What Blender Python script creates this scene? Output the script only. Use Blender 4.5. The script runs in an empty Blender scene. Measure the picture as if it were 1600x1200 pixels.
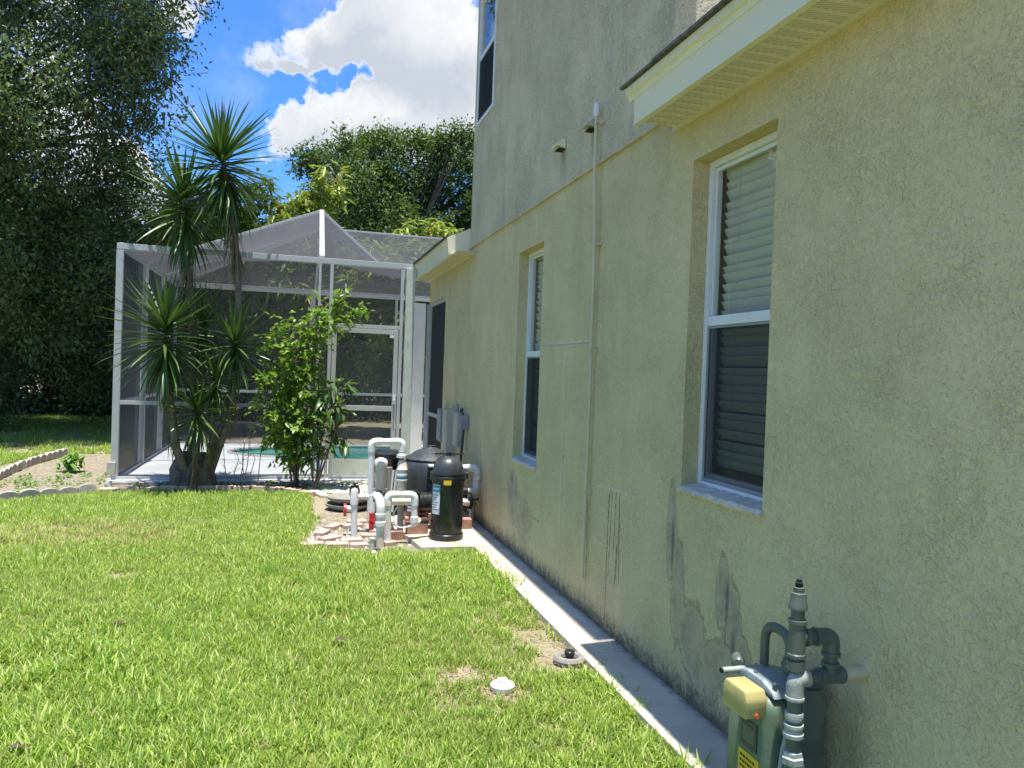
import bpy, math, random
import numpy as np
from mathutils import Vector, Matrix, Quaternion

random.seed(7)
rng = np.random.default_rng(11)
SC = bpy.context.scene
COL = SC.collection

# ------------------------------------------------------------------ camera
F = 1200.0                       # focal length in photograph pixels (1600 wide)
CAM = np.array([0.0, 0.0, 1.6])


def _n(v):
    return v / np.linalg.norm(v)


_dY = _n(np.array([-340.0, 30.0, -F]))
_up = _n(np.cross(np.array([1.0, -0.036, 0.0]), _dY))
if _up[1] < 0:
    _up = -_up
_dX = np.cross(_dY, _up)
ROT = np.array([_dX, _dY, _up])  # camera axes -> world axes (X away from lawn, Y along wall, Z up)


def ray(x, y):
    return ROT @ np.array([x - 800.0, 600.0 - y, -F])


def at(x, y, X=None, Y=None, Z=None):
    """the place in the yard seen at a photograph pixel, on a known wall, distance or ground plane"""
    r = ray(x, y)
    if X is not None:
        t = X / r[0]
    elif Y is not None:
        t = Y / r[1]
    else:
        t = (Z - 1.6) / r[2]
    return Vector(CAM + t * r)


cam_data = bpy.data.cameras.new('camera')
cam = bpy.data.objects.new('camera', cam_data)
COL.objects.link(cam)
cam_data.sensor_width = 36.0
cam_data.lens = 36.0 * F / 1600.0
cam_data.clip_start = 0.05
cam_data.clip_end = 2000.0
m = Matrix([list(ROT[0]) + [0], list(ROT[1]) + [0], list(ROT[2]) + [1.6], [0, 0, 0, 1]])
cam.matrix_world = m
SC.camera = cam

# ------------------------------------------------------------------ sun, sky, exposure
TO_SUN = Vector((-0.020, -0.14, 1.0)).normalized()
sun_el = math.asin(TO_SUN.z)
sun_az = math.atan2(TO_SUN.x, TO_SUN.y)
SUN_STRENGTH = 3.0
SKY_STRENGTH = 0.12
EXPOSURE = 1.55

sd = bpy.data.lights.new('sun', 'SUN')
sd.energy = SUN_STRENGTH
sd.angle = math.radians(0.53)
sd.color = (1.0, 0.965, 0.90)
sun = bpy.data.objects.new('sun', sd)
COL.objects.link(sun)
sun.rotation_euler = (-TO_SUN).to_track_quat('-Z', 'Y').to_euler()

SC.view_settings.view_transform = 'Standard'
SC.view_settings.look = 'None'
SC.view_settings.gamma = 1.0
SC.view_settings.exposure = EXPOSURE
SC.view_settings.use_curve_mapping = False
SC.cycles.max_bounces = 10
SC.cycles.transparent_max_bounces = 14
SC.cycles.diffuse_bounces = 4
SC.cycles.caustics_reflective = False
SC.cycles.caustics_refractive = False


# ------------------------------------------------------------------ node helper
class NT:
    def __init__(self, tree):
        self.t = tree
        self.n = tree.nodes
        self.l = tree.links

    def add(self, kind, **kw):
        nd = self.n.new(kind)
        for k, v in kw.items():
            setattr(nd, k, v)
        return nd

    def put(self, sock, v):
        if isinstance(v, bpy.types.NodeSocket):
            self.l.new(v, sock)
        elif v is not None:
            if isinstance(v, (tuple, list)) and len(v) == 3 and len(sock.default_value) == 4:
                v = (*v, 1.0)
            sock.default_value = v

    def math(self, op, a, b=None, c=None, clamp=False):
        nd = self.add('ShaderNodeMath', operation=op, use_clamp=clamp)
        self.put(nd.inputs[0], a)
        if b is not None:
            self.put(nd.inputs[1], b)
        if c is not None:
            self.put(nd.inputs[2], c)
        return nd.outputs[0]

    def vmath(self, op, a, b=None, scale=None):
        nd = self.add('ShaderNodeVectorMath', operation=op)
        self.put(nd.inputs[0], a)
        if b is not None:
            self.put(nd.inputs[1], b)
        if scale is not None:
            self.put(nd.inputs['Scale'], scale)
        return nd.outputs['Value'] if op in ('LENGTH', 'DISTANCE', 'DOT_PRODUCT') else nd.outputs[0]

    def noise(self, vec=None, scale=5.0, detail=4.0, rough=0.5, dist=0.0, col=False):
        nd = self.add('ShaderNodeTexNoise')
        if vec is not None:
            self.put(nd.inputs['Vector'], vec)
        self.put(nd.inputs['Scale'], scale)
        nd.inputs['Detail'].default_value = detail
        nd.inputs['Roughness'].default_value = rough
        nd.inputs['Distortion'].default_value = dist
        return nd.outputs['Color'] if col else nd.outputs[0]

    def smooth(self, v, a, b, lo=0.0, hi=1.0):
        nd = self.add('ShaderNodeMapRange', interpolation_type='SMOOTHSTEP')
        self.put(nd.inputs[0], v)
        nd.inputs[1].default_value = a
        nd.inputs[2].default_value = b
        nd.inputs[3].default_value = lo
        nd.inputs[4].default_value = hi
        return nd.outputs[0]

    def mix(self, f, a, b, blend='MIX'):
        nd = self.add('ShaderNodeMix', data_type='RGBA', blend_type=blend)
        self.put(nd.inputs[0], f)
        self.put(nd.inputs[6], a)
        self.put(nd.inputs[7], b)
        return nd.outputs[2]

    def sep(self, v):
        nd = self.add('ShaderNodeSeparateXYZ')
        self.put(nd.inputs[0], v)
        return nd.outputs

    def comb(self, x, y, z):
        nd = self.add('ShaderNodeCombineXYZ')
        self.put(nd.inputs[0], x)
        self.put(nd.inputs[1], y)
        self.put(nd.inputs[2], z)
        return nd.outputs[0]

    def bump(self, h, strength=0.5, dist=0.01, normal=None):
        nd = self.add('ShaderNodeBump')
        self.put(nd.inputs['Height'], h)
        nd.inputs['Strength'].default_value = strength
        nd.inputs['Distance'].default_value = dist
        if normal is not None:
            self.put(nd.inputs['Normal'], normal)
        return nd.outputs[0]


def new_mat(name):
    mt = bpy.data.materials.new(name)
    mt.use_nodes = True
    nt = NT(mt.node_tree)
    bs = [n for n in nt.n if n.type == 'BSDF_PRINCIPLED'][0]
    out = [n for n in nt.n if n.type == 'OUTPUT_MATERIAL'][0]
    return mt, nt, bs, out


# ------------------------------------------------------------------ world
world = bpy.data.worlds.new('World')
SC.world = world
world.use_nodes = True
w = NT(world.node_tree)
for nd in list(w.n):
    w.n.remove(nd)
wo = w.add('ShaderNodeOutputWorld')
bg = w.add('ShaderNodeBackground')
sky = w.add('ShaderNodeTexSky', sky_type='NISHITA')
sky.sun_disc = False
sky.sun_elevation = sun_el
sky.sun_rotation = sun_az
sky.air_density = 1.0
sky.dust_density = 0.3
sky.ozone_density = 3.0
tc = w.add('ShaderNodeTexCoord')
d = tc.outputs['Generated']
warp = w.noise(d, 14.0, 5, 0.6, col=True)
dw = w.vmath('ADD', d, w.vmath('SCALE', w.vmath('SUBTRACT', warp, (0.5, 0.5, 0.5)), scale=0.075))
dens = w.math('MULTIPLY', w.math('SUBTRACT', w.noise(d, 2.3, 2, 0.5), 0.44), 1.2)
def billow(sc, det):
    q = w.noise(dw, sc, det, 0.55)
    return w.math('ABSOLUTE', w.math('SUBTRACT', q, 0.5))


puff = w.math('ADD', w.math('MULTIPLY', billow(9.0, 3), 3.0), w.math('ADD', w.math('MULTIPLY', billow(24.0, 4), 2.2), w.math('MULTIPLY', w.noise(dw, 55.0, 8, 0.62), 0.9)))
dens = w.math('ADD', dens, w.math('SUBTRACT', puff, 0.90))
# the cumulus heaps of this sky: direction, angular radius, weight
heaps = [((640, 55), 115, .8), ((565, 60), 70, .7), ((705, 95), 90, .7), ((450, 90), 66, .8), ((395, 92), 40, .7), ((505, 62), 42, .6), ((600, -30), 110, .7),
         ((465, 188), 58, 1.0), ((548, 178), 58, 1.0), ((620, 200), 66, 1.0), ((705, 195), 80, 1.0), ((440, 222), 38, .7), ((540, 225), 55, .7),
         ((205, 278), 60, .9), ((165, 292), 45, .8), ((225, 250), 30, .7), ((395, 195), 28, .6), ((300, 20), 42, .8), ((262, 34), 30, .7), ((60, 180), 140, .5), ((415, 268), 34, .35)]
blue = [((310, 140), 120, -.9), ((440, -5), 80, -.9), ((400, 160), 32, -1.1), ((448, 145), 24, -1.3), ((490, 134), 22, -1.3), ((532, 126), 20, -1.2), ((570, 124), 18, -1.0), ((300, 230), 60, -.6), ((345, 30), 30, -.5), ((460, 290), 60, -.35), ((340, 270), 60, -.4)]
dz = w.sep(dw)[2]
gsum = None
wsum = None
for (px, py), rad, wt in heaps + blue:
    c = _n(ray(px, py))
    rad = rad / 1200.0
    dist = w.vmath('DISTANCE', dw, tuple(c))
    mk = w.smooth(dist, 0.25 * rad, 1.3 * rad, 1.0, 0.0)
    dens = w.math('ADD', dens, w.math('MULTIPLY', mk, wt))
    if wt > 0:
        low = w.smooth(dz, float(c[2]) + 0.45 * rad, float(c[2]) - 0.75 * rad)
        g1 = w.math('MULTIPLY', mk, low)
        gsum = g1 if gsum is None else w.math('ADD', gsum, g1)
        wsum = mk if wsum is None else w.math('ADD', wsum, mk)
base_shade = w.math('DIVIDE', gsum, w.math('ADD', wsum, 0.25))
cover = w.smooth(dens, 0.0, 0.62)
# thin veil between the heaps
veil = w.smooth(w.noise(dw, 5.0, 6, 0.6), 0.48, 0.80, 0.0, 0.28)
cover = w.math('MAXIMUM', cover, veil)
up_off = w.vmath('ADD', dw, (0.0, 0.0, 0.05))
grey = w.math('MULTIPLY', w.smooth(w.noise(up_off, 7.0, 8, 0.6), 0.36, 0.64), w.smooth(puff, 1.6, 0.9, 0.45, 1.0))
thick = w.smooth(dens, 0.20, 0.75)
shade = w.math('MULTIPLY', thick, w.math('ADD', w.math('MULTIPLY', grey, 0.35), w.math('MULTIPLY', base_shade, 1.7)), clamp=True)
cl = w.mix(shade, (3.25, 3.25, 3.2), (1.75, 1.90, 2.15))
skyc = w.mix(1.0, sky.outputs[0], (0.24, 0.45, 0.71), 'MULTIPLY')
mixc = w.mix(cover, skyc, cl)
w.put(bg.inputs[0], mixc)
bg.inputs[1].default_value = SKY_STRENGTH
w.l.new(bg.outputs[0], wo.inputs[0])


# ------------------------------------------------------------------ mesh builder
class MB:
    def __init__(self):
        self.v = []
        self.f = []

    def box(self, x0, x1, y0, y1, z0, z1):
        b = len(self.v)
        self.v += [(x0, y0, z0), (x1, y0, z0), (x1, y1, z0), (x0, y1, z0), (x0, y0, z1), (x1, y0, z1), (x1, y1, z1), (x0, y1, z1)]
        self.f += [tuple(b + i for i in q) for q in ((3, 2, 1, 0), (4, 5, 6, 7), (0, 1, 5, 4), (1, 2, 6, 5), (2, 3, 7, 6), (3, 0, 4, 7))]
        return self

    def quad(self, *pts):
        b = len(self.v)
        self.v += [tuple(p) for p in pts]
        self.f.append(tuple(range(b, b + len(pts))))
        return self

    def bar(self, a, b, w_, h_, up=(0, 0, 1)):
        """a square section bar from a to b"""
        a = Vector(a); b = Vector(b)
        d_ = (b - a).normalized()
        u = Vector(up)
        if abs(d_.dot(u)) > 0.98:
            u = Vector((0, 1, 0))
        s = d_.cross(u).normalized()
        t = s.cross(d_).normalized()
        k = len(self.v)
        for p in (a, b):
            for sx, sz in ((-1, -1), (1, -1), (1, 1), (-1, 1)):
                self.v.append(tuple(p + s * (sx * w_ / 2) + t * (sz * h_ / 2)))
        self.f += [tuple(k + i for i in q) for q in ((0, 1, 2, 3), (7, 6, 5, 4), (4, 5, 1, 0), (5, 6, 2, 1), (6, 7, 3, 2), (7, 4, 0, 3))]
        return self

    def tube(self, pts, rad, n=12, cap=True):
        pts = [Vector(p) for p in pts]
        rads = rad if isinstance(rad, (list, tuple)) else [rad] * len(pts)
        base = len(self.v)
        u = None
        for i, p in enumerate(pts):
            if i == 0:
                t = pts[1] - pts[0]
            elif i == len(pts) - 1:
                t = pts[-1] - pts[-2]
            else:
                t = (pts[i + 1] - pts[i]).normalized() + (pts[i] - pts[i - 1]).normalized()
            if t.length < 1e-9:
                t = Vector((0, 0, 1))
            t.normalize()
            if u is None:
                u = t.orthogonal().normalized()
            else:
                u = (u - t * u.dot(t))
                u = u.normalized() if u.length > 1e-6 else t.orthogonal().normalized()
            w_ = t.cross(u)
            for k in range(n):
                a = 2 * math.pi * k / n
                self.v.append(tuple(p + (u * math.cos(a) + w_ * math.sin(a)) * rads[i]))
        for i in range(len(pts) - 1):
            for k in range(n):
                a = base + i * n + k
                b = base + i * n + (k + 1) % n
                self.f.append((a, b, b + n, a + n))
        if cap:
            self.f.append(tuple(base + k for k in reversed(range(n))))
            self.f.append(tuple(base + (len(pts) - 1) * n + k for k in range(n)))
        return self

    def lathe(self, c, prof, n=24, axis=(0, 0, 1)):
        """prof: list of (radius, height) along the axis from c"""
        c = Vector(c)
        q = Vector((0, 0, 1)).rotation_difference(Vector(axis))
        base = len(self.v)
        for r, h in prof:
            for k in range(n):
                a = 2 * math.pi * k / n
                self.v.append(tuple(c + q @ Vector((r * math.cos(a), r * math.sin(a), h))))
        for i in range(len(prof) - 1):
            for k in range(n):
                a = base + i * n + k
                b = base + i * n + (k + 1) % n
                self.f.append((a, b, b + n, a + n))
        self.f.append(tuple(base + k for k in reversed(range(n))))
        self.f.append(tuple(base + (len(prof) - 1) * n + k for k in range(n)))
        return self

    def prism(self, poly, a, b, axis='y'):
        """poly in the plane across axis, extruded from a to b"""
        n = len(poly)
        k = len(self.v)
        for t in (a, b):
            for p, q in poly:
                self.v.append({'y': (p, t, q), 'x': (t, p, q), 'z': (p, q, t)}[axis])
        self.f.append(tuple(k + i for i in range(n)))
        self.f.append(tuple(k + n + i for i in reversed(range(n))))
        for i in range(n):
            j = (i + 1) % n
            self.f.append((k + i, k + n + i, k + n + j, k + j))
        return self

    def build(self, name, mat, parent=None, smooth=False, bevel=0.0, auto=None):
        me = bpy.data.meshes.new(name)
        me.from_pydata(self.v, [], self.f)
        me.materials.append(mat)
        import bmesh
        bm = bmesh.new()
        bm.from_mesh(me)
        bmesh.ops.recalc_face_normals(bm, faces=bm.faces)
        if bevel > 0:
            bmesh.ops.bevel(bm, geom=list(bm.edges), offset=bevel, segments=2, affect='EDGES', profile=0.5)
        if smooth:
            for fc in bm.faces:
                fc.smooth = True
            if auto is None:
                auto = 40
        if auto is not None and smooth:
            for e in bm.edges:
                if len(e.link_faces) == 2 and e.calc_face_angle(0) > math.radians(auto):
                    e.smooth = False
        bm.to_mesh(me)
        bm.free()
        o = bpy.data.objects.new(name, me)
        COL.objects.link(o)
        if parent is not None:
            o.parent = parent
            if parent.parent is None:
                o.matrix_parent_inverse = Matrix.Translation(-Vector(parent.location))
        return o


def tag(o, label=None, cat=None, group=None, kind=None):
    if label:
        o['label'] = label
    if cat:
        o['category'] = cat
    if group:
        o['group'] = group
    if kind:
        o['kind'] = kind
    return o


def thing(name, label, cat, loc=(0, 0, 0), group=None):
    o = bpy.data.objects.new(name, None)
    COL.objects.link(o)
    o.location = loc
    o.empty_display_size = 0.1
    tag(o, label, cat, group)
    return o


def inst(name, me, parent, mw):
    """one more object on shared mesh data, matrix given in the world, parent unrotated at its location"""
    o = bpy.data.objects.new(name, me)
    COL.objects.link(o)
    o.parent = parent
    o.matrix_local = Matrix.Translation(-Vector(parent.location)) @ mw if parent is not None else mw
    return o


# part under a part (sub-part): parent part sits at identity in its thing, so local = world - thing location
def setp(o, parent):
    root = parent
    while root.parent is not None:
        root = root.parent
    o.parent = parent
    o.matrix_parent_inverse = Matrix.Identity(4)
    o.matrix_local = Matrix.Identity(4)
    return o


# ------------------------------------------------------------------ materials
def simple(name, col, rough=0.5, metal=0.0, var=0.12, vscale=6.0, bump=0.0, bscale=60.0, dirt=None, dirt_amt=0.0, spec=0.5):
    mt, nt, bs, out = new_mat(name)
    g = nt.add('ShaderNodeNewGeometry').outputs['Position']
    n1 = nt.noise(g, vscale, 5, 0.6)
    c = nt.mix(nt.smooth(n1, 0.3, 0.7), tuple(x * (1 - var) for x in col), tuple(min(1, x * (1 + var)) for x in col))
    if dirt is not None:
        dm = nt.smooth(nt.noise(g, vscale * 2.3, 7, 0.7), 0.50, 0.72, 0, dirt_amt)
        c = nt.mix(dm, c, dirt)
    nt.put(bs.inputs['Base Color'], c)
    nt.put(bs.inputs['Roughness'], nt.smooth(nt.noise(g, vscale * 4, 4, 0.6), 0.2, 0.8, max(0.02, rough - 0.1), min(1, rough + 0.1)))
    bs.inputs['Metallic'].default_value = metal
    bs.inputs['Specular IOR Level'].default_value = spec
    if bump > 0:
        nt.put(bs.inputs['Normal'], nt.bump(nt.noise(g, bscale, 6, 0.6), bump, 0.004))
    return mt


PVC = simple('pvc_white', (0.74, 0.73, 0.69), 0.35, var=0.05, dirt=(0.45, 0.41, 0.33), dirt_amt=0.35)
PVC_OLD = simple('pvc_cream', (0.66, 0.62, 0.50), 0.45, var=0.08, dirt=(0.4, 0.36, 0.28), dirt_amt=0.3)
PVC_GREY = simple('pvc_grey', (0.30, 0.30, 0.29), 0.45)
ALU = simple('white_aluminium', (0.46, 0.46, 0.43), 0.45, var=0.05, vscale=3, dirt=(0.36, 0.38, 0.30), dirt_amt=0.45)
ALGAE = simple('white_aluminium_algae', (0.54, 0.57, 0.48), 0.5, var=0.08, vscale=4, dirt=(0.34, 0.40, 0.24), dirt_amt=0.75)
VINYL = simple('window_vinyl', (0.74, 0.75, 0.72), 0.4, var=0.04, dirt=(0.5, 0.48, 0.40), dirt_amt=0.25)
FASCIA = simple('fascia_white', (0.78, 0.73, 0.52), 0.5, var=0.03, vscale=2.5, dirt=(0.50, 0.47, 0.34), dirt_amt=0.22)
SOFFIT = simple('soffit_cream', (0.66, 0.64, 0.50), 0.5, var=0.04)
BLACK_PL = simple('black_plastic', (0.018, 0.020, 0.020), 0.30, var=0.25, dirt=(0.10, 0.09, 0.08), dirt_amt=0.15)
TANK = simple('dark_grey_tank', (0.045, 0.050, 0.052), 0.38, var=0.2, vscale=10, dirt=(0.16, 0.16, 0.15), dirt_amt=0.4)
RED_PL = simple('red_plastic', (0.55, 0.02, 0.03), 0.35)
ORANGE_PL = simple('orange_red_metal', (0.60, 0.09, 0.03), 0.5, dirt=(0.25, 0.08, 0.04), dirt_amt=0.5)
YELLOW = simple('yellow_sticker', (0.80, 0.52, 0.03), 0.5)
BLUE = simple('blue_print', (0.05, 0.30, 0.42), 0.5)
WHITE_ST = simple('white_sticker', (0.72, 0.76, 0.76), 0.45)
DARK_PRINT = simple('dark_print', (0.03, 0.03, 0.02), 0.6)
DARKVOID = simple('dark_void', (0.012, 0.012, 0.012), 0.9)
SHINGLE = simple('asphalt_shingle', (0.10, 0.095, 0.09), 0.95, var=0.4, vscale=25, bump=0.6, bscale=120)
IRON = simple('grey_green_iron', (0.095, 0.120, 0.098), 0.42, var=0.15, vscale=14, bump=0.15, bscale=200, dirt=(0.16, 0.15, 0.12), dirt_amt=0.35)
METERGREEN = simple('meter_green', (0.115, 0.17, 0.11), 0.5, var=0.12, vscale=14, bump=0.12, bscale=250, dirt=(0.22, 0.18, 0.12), dirt_amt=0.55)
CASTALU = simple('cast_light_grey', (0.34, 0.37, 0.33), 0.55, var=0.18, vscale=20, bump=0.35, bscale=140, dirt=(0.15, 0.13, 0.10), dirt_amt=0.8)
BOLT = simple('bolt_metal', (0.55, 0.56, 0.55), 0.3, metal=0.8)
BEIGEBOX = simple('beige_metal_box', (0.46, 0.44, 0.34), 0.55)
GREYBOX = simple('grey_metal_box', (0.26, 0.28, 0.28), 0.5)
INTERIOR = simple('room_wall', (0.5, 0.46, 0.38), 0.9)
BLIND = simple('blind_slat', (0.64, 0.64, 0.57), 0.5, var=0.04)
LANAI = simple('lanai_grey', (0.34, 0.36, 0.37), 0.8, var=0.04)
CABLE = simple('dark_cable', (0.06, 0.06, 0.055), 0.5)
SCALLOP = simple('concrete_scallop', (0.38, 0.35, 0.30), 0.9, var=0.15, vscale=12, bump=0.7, bscale=90, dirt=(0.20, 0.18, 0.14), dirt_amt=0.6)
BRICKM = simple('pinkish_edging_brick', (0.52, 0.37, 0.29), 0.9, var=0.18, vscale=9, bump=0.6, bscale=90, dirt=(0.24, 0.19, 0.14), dirt_amt=0.5)
PAVER = simple('pink_paver', (0.46, 0.34, 0.28), 0.9, var=0.2, vscale=8, bump=0.6, bscale=100, dirt=(0.26, 0.20, 0.14), dirt_amt=0.6)
REDBRICK = simple('red_brick', (0.40, 0.22, 0.16), 0.9, var=0.2, vscale=14, bump=0.6, bscale=120)
CONC_L = simple('pale_concrete', (0.56, 0.54, 0.48), 0.85, var=0.12, vscale=5, bump=0.4, bscale=120, dirt=(0.30, 0.26, 0.20), dirt_amt=0.5)
DECK = simple('pool_deck_paint', (0.78, 0.79, 0.77), 0.75, var=0.05, vscale=2, bump=0.3, bscale=150)
SILL = simple('chipped_sill', (0.60, 0.54, 0.43), 0.85, var=0.15, vscale=14, bump=0.8, bscale=60, dirt=(0.26, 0.21, 0.17), dirt_amt=0.7)
RING = simple('concrete_ring', (0.25, 0.235, 0.20), 0.9, var=0.15, vscale=14, bump=0.6, bscale=140)

# clear yellowed index cover of the meter
AMBER, nt, bs, out = new_mat('yellowed_clear_cover')
bs.inputs['Base Color'].default_value = (0.95, 0.82, 0.34, 1)
bs.inputs['Roughness'].default_value = 0.22
bs.inputs['Transmission Weight'].default_value = 0.55
bs.inputs['IOR'].default_value = 1.35

# glass
GLASS, nt, bs, out = new_mat('window_glass')
gg = nt.add('ShaderNodeNewGeometry')
cosn = nt.math('ABSOLUTE', nt.vmath('DOT_PRODUCT', gg.outputs['Incoming'], gg.outputs['Normal']))
fres = nt.math('ADD', 0.075, nt.math('MULTIPLY', 0.92, nt.math('POWER', nt.math('SUBTRACT', 1.0, cosn), 4.6)), clamp=True)
tr = nt.add('ShaderNodeBsdfTransparent'); tr.inputs[0].default_value = (0.90, 0.93, 0.91, 1)
gl = nt.add('ShaderNodeBsdfGlossy'); gl.inputs['Roughness'].default_value = 0.01
gl.inputs[0].default_value = (1, 1, 1, 1)
gp = nt.add('ShaderNodeNewGeometry').outputs['Position']
nt.put(gl.inputs['Normal'], nt.bump(nt.noise(gp, 2.5, 2, 0.5), 0.12, 0.01))
mx = nt.add('ShaderNodeMixShader')
nt.put(mx.inputs[0], fres)
nt.l.new(tr.outputs[0], mx.inputs[1]); nt.l.new(gl.outputs[0], mx.inputs[2])
nt.l.new(mx.outputs[0], out.inputs[0])


def mesh_screen(name, col, open_, dusty=0.0):
    """woven insect screen: share of light let through falls with slant like real mesh"""
    mt, nt, bs, out = new_mat(name)
    g = nt.add('ShaderNodeNewGeometry')
    c = nt.math('ABSOLUTE', nt.vmath('DOT_PRODUCT', g.outputs['Incoming'], g.outputs['Normal']))
    c = nt.math('MAXIMUM', c, 0.07)
    t = nt.math('POWER', open_, nt.math('DIVIDE', 1.0, c))
    if dusty:
        t = nt.math('MULTIPLY', t, nt.smooth(nt.noise(g.outputs['Position'], 1.4, 5, 0.6), 0.35, 0.75, 1.0, 1 - dusty))
    tr_ = nt.add('ShaderNodeBsdfTransparent')
    df = nt.add('ShaderNodeBsdfDiffuse'); nt.put(df.inputs[0], col)
    tl = nt.add('ShaderNodeBsdfTranslucent'); nt.put(tl.inputs[0], col)
    m1 = nt.add('ShaderNodeMixShader'); m1.inputs[0].default_value = 0.4
    nt.l.new(df.outputs[0], m1.inputs[1]); nt.l.new(tl.outputs[0], m1.inputs[2])
    m2 = nt.add('ShaderNodeMixShader')
    nt.put(m2.inputs[0], t)
    nt.l.new(m1.outputs[0], m2.inputs[1]); nt.l.new(tr_.outputs[0], m2.inputs[2])
    nt.l.new(m2.outputs[0], out.inputs[0])
    return mt


CAGE_SCREEN = mesh_screen('cage_screen', (0.085, 0.088, 0.088), 0.66, 0.12)
ROOF_SCREEN = mesh_screen('cage_roof_screen', (0.125, 0.125, 0.135), 0.68, 0.12)
WIN_SCREEN = mesh_screen('window_screen', (0.06, 0.065, 0.068), 0.60)

# pool water
WATER, nt, bs, out = new_mat('pool_water')
gp = nt.add('ShaderNodeNewGeometry').outputs['Position']
bs.inputs['Roughness'].default_value = 0.12
bs.inputs['Specular IOR Level'].default_value = 0.25
nt.put(bs.inputs['Base Color'], nt.mix(nt.smooth(nt.noise(gp, 2.0, 4, 0.6), 0.3, 0.7), (0.05, 0.30, 0.27), (0.10, 0.42, 0.38)))
nt.put(bs.inputs['Normal'], nt.bump(nt.noise(gp, 5.0, 4, 0.6), 0.3, 0.02))


def foliage_mat(name, dark, light, transl=0.35, rough=0.45, brown=None, brown_amt=0.0, spec=0.4):
    mt, nt, bs, out = new_mat(name)
    g = nt.add('ShaderNodeNewGeometry')
    r = g.outputs['Random Per Island']
    big = nt.noise(g.outputs['Position'], 0.7, 3, 0.5)
    c = nt.mix(nt.math('MULTIPLY', nt.math('ADD', r, big), 0.5, clamp=True), dark, light)
    if brown is not None:
        rr = nt.math('FRACT', nt.math('MULTIPLY', r, 17.31))
        c = nt.mix(nt.math('LESS_THAN', rr, brown_amt), c, brown)
    nt.put(bs.inputs['Base Color'], c)
    bs.inputs['Roughness'].default_value = rough
    bs.inputs['Specular IOR Level'].default_value = spec
    tl = nt.add('ShaderNodeBsdfTranslucent')
    nt.put(tl.inputs[0], nt.mix(0.5, c, (0.25, 0.40, 0.03), 'MIX') if transl > 0.2 else c)
    mx = nt.add('ShaderNodeMixShader'); mx.inputs[0].default_value = transl
    nt.l.new(bs.outputs[0], mx.inputs[1]); nt.l.new(tl.outputs[0], mx.inputs[2])
    nt.l.new(mx.outputs[0], out.inputs[0])
    return mt


OAK = foliage_mat('oak_leaf', (0.055, 0.088, 0.036), (0.165, 0.20, 0.085), 0.22, 0.55, spec=0.25)
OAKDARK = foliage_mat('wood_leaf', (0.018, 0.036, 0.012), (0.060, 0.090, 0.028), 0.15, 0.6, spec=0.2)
OAKFAR = foliage_mat('far_oak_leaf', (0.040, 0.075, 0.022), (0.13, 0.19, 0.055), 0.25, 0.55, spec=0.25)
MANGO = foliage_mat('mango_leaf', (0.20, 0.27, 0.04), (0.50, 0.55, 0.12), 0.35, 0.35, brown=(0.40, 0.30, 0.06), brown_amt=0.10)
CITRUS = foliage_mat('citrus_leaf', (0.08, 0.18, 0.02), (0.32, 0.46, 0.06), 0.40, 0.35)
MANGOSHADE = foliage_mat('shaded_mango_leaf', (0.10, 0.15, 0.03), (0.26, 0.31, 0.08), 0.3, 0.4)  # darker copy of the mango leaf, with shade put into its colour
BROAD = foliage_mat('broad_leaf', (0.045, 0.10, 0.022), (0.12, 0.20, 0.05), 0.25, 0.30)
YUCCA = foliage_mat('yucca_leaf', (0.040, 0.090, 0.018), (0.11, 0.19, 0.035), 0.18, 0.35)
YDEAD = foliage_mat('yucca_dead_leaf', (0.13, 0.09, 0.05), (0.26, 0.19, 0.10), 0.1, 0.7)
WEED = foliage_mat('weed_leaf', (0.08, 0.20, 0.03), (0.22, 0.40, 0.07), 0.35, 0.5)
BARK = simple('bark', (0.12, 0.095, 0.07), 0.95, var=0.4, vscale=12, bump=1.0, bscale=40)
YBARK = simple('yucca_bark', (0.20, 0.155, 0.11), 0.95, var=0.35, vscale=14, bump=1.0, bscale=45)
TWIG = simple('dry_twig', (0.22, 0.17, 0.12), 0.9)

# grass blades
GRASS, nt, bs, out = new_mat('grass_blade')
g = nt.add('ShaderNodeNewGeometry')
oi = nt.add('ShaderNodeObjectInfo')
pos = g.outputs['Position']
patch = nt.noise(pos, 0.9, 4, 0.6)
fine = nt.math('FRACT', nt.math('ADD', g.outputs['Random Per Island'], oi.outputs['Random']))
c = nt.mix(nt.math('ADD', nt.math('MULTIPLY', fine, 0.75), nt.math('MULTIPLY', nt.math('SUBTRACT', patch, 0.4), 0.7), clamp=True),
           (0.11, 0.24, 0.020), (0.50, 0.64, 0.11))
# straw blades, more of them in worn patches
worn = nt.smooth(nt.noise(pos, 0.55, 5, 0.65), 0.56, 0.74, 0.04, 0.40)
px = nt.sep(pos)
ew = nt.vmath('LENGTH', nt.vmath('MULTIPLY', nt.vmath('SUBTRACT', pos, (-1.9, 7.6, 0)), (0.55, 1.1, 0.0)))
worn = nt.math('ADD', worn, nt.smooth(nt.math('ADD', ew, nt.math('MULTIPLY', patch, 0.8)), 0.5, 1.4, 0.45, 0.0))
f2 = nt.math('FRACT', nt.math('MULTIPLY', fine, 7.93))
c = nt.mix(nt.math('MULTIPLY', nt.math('LESS_THAN', f2, 0.22), 0.8), c, (0.70, 0.80, 0.26))
c = nt.mix(nt.math('MULTIPLY', nt.math('GREATER_THAN', f2, 0.80), 0.8), c, (0.085, 0.20, 0.035))
cool = nt.smooth(nt.noise(pos, 2.6, 5, 0.65), 0.50, 0.68, 0.0, 0.6)
c = nt.mix(cool, c, nt.mix(0.5, c, (0.13, 0.30, 0.05)))
oliv = nt.smooth(nt.noise(nt.vmath('ADD', pos, (9, 4, 0)), 1.5, 5, 0.65), 0.56, 0.74, 0.0, 0.5)
c = nt.mix(oliv, c, nt.mix(0.5, c, (0.50, 0.45, 0.14)))
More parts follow.
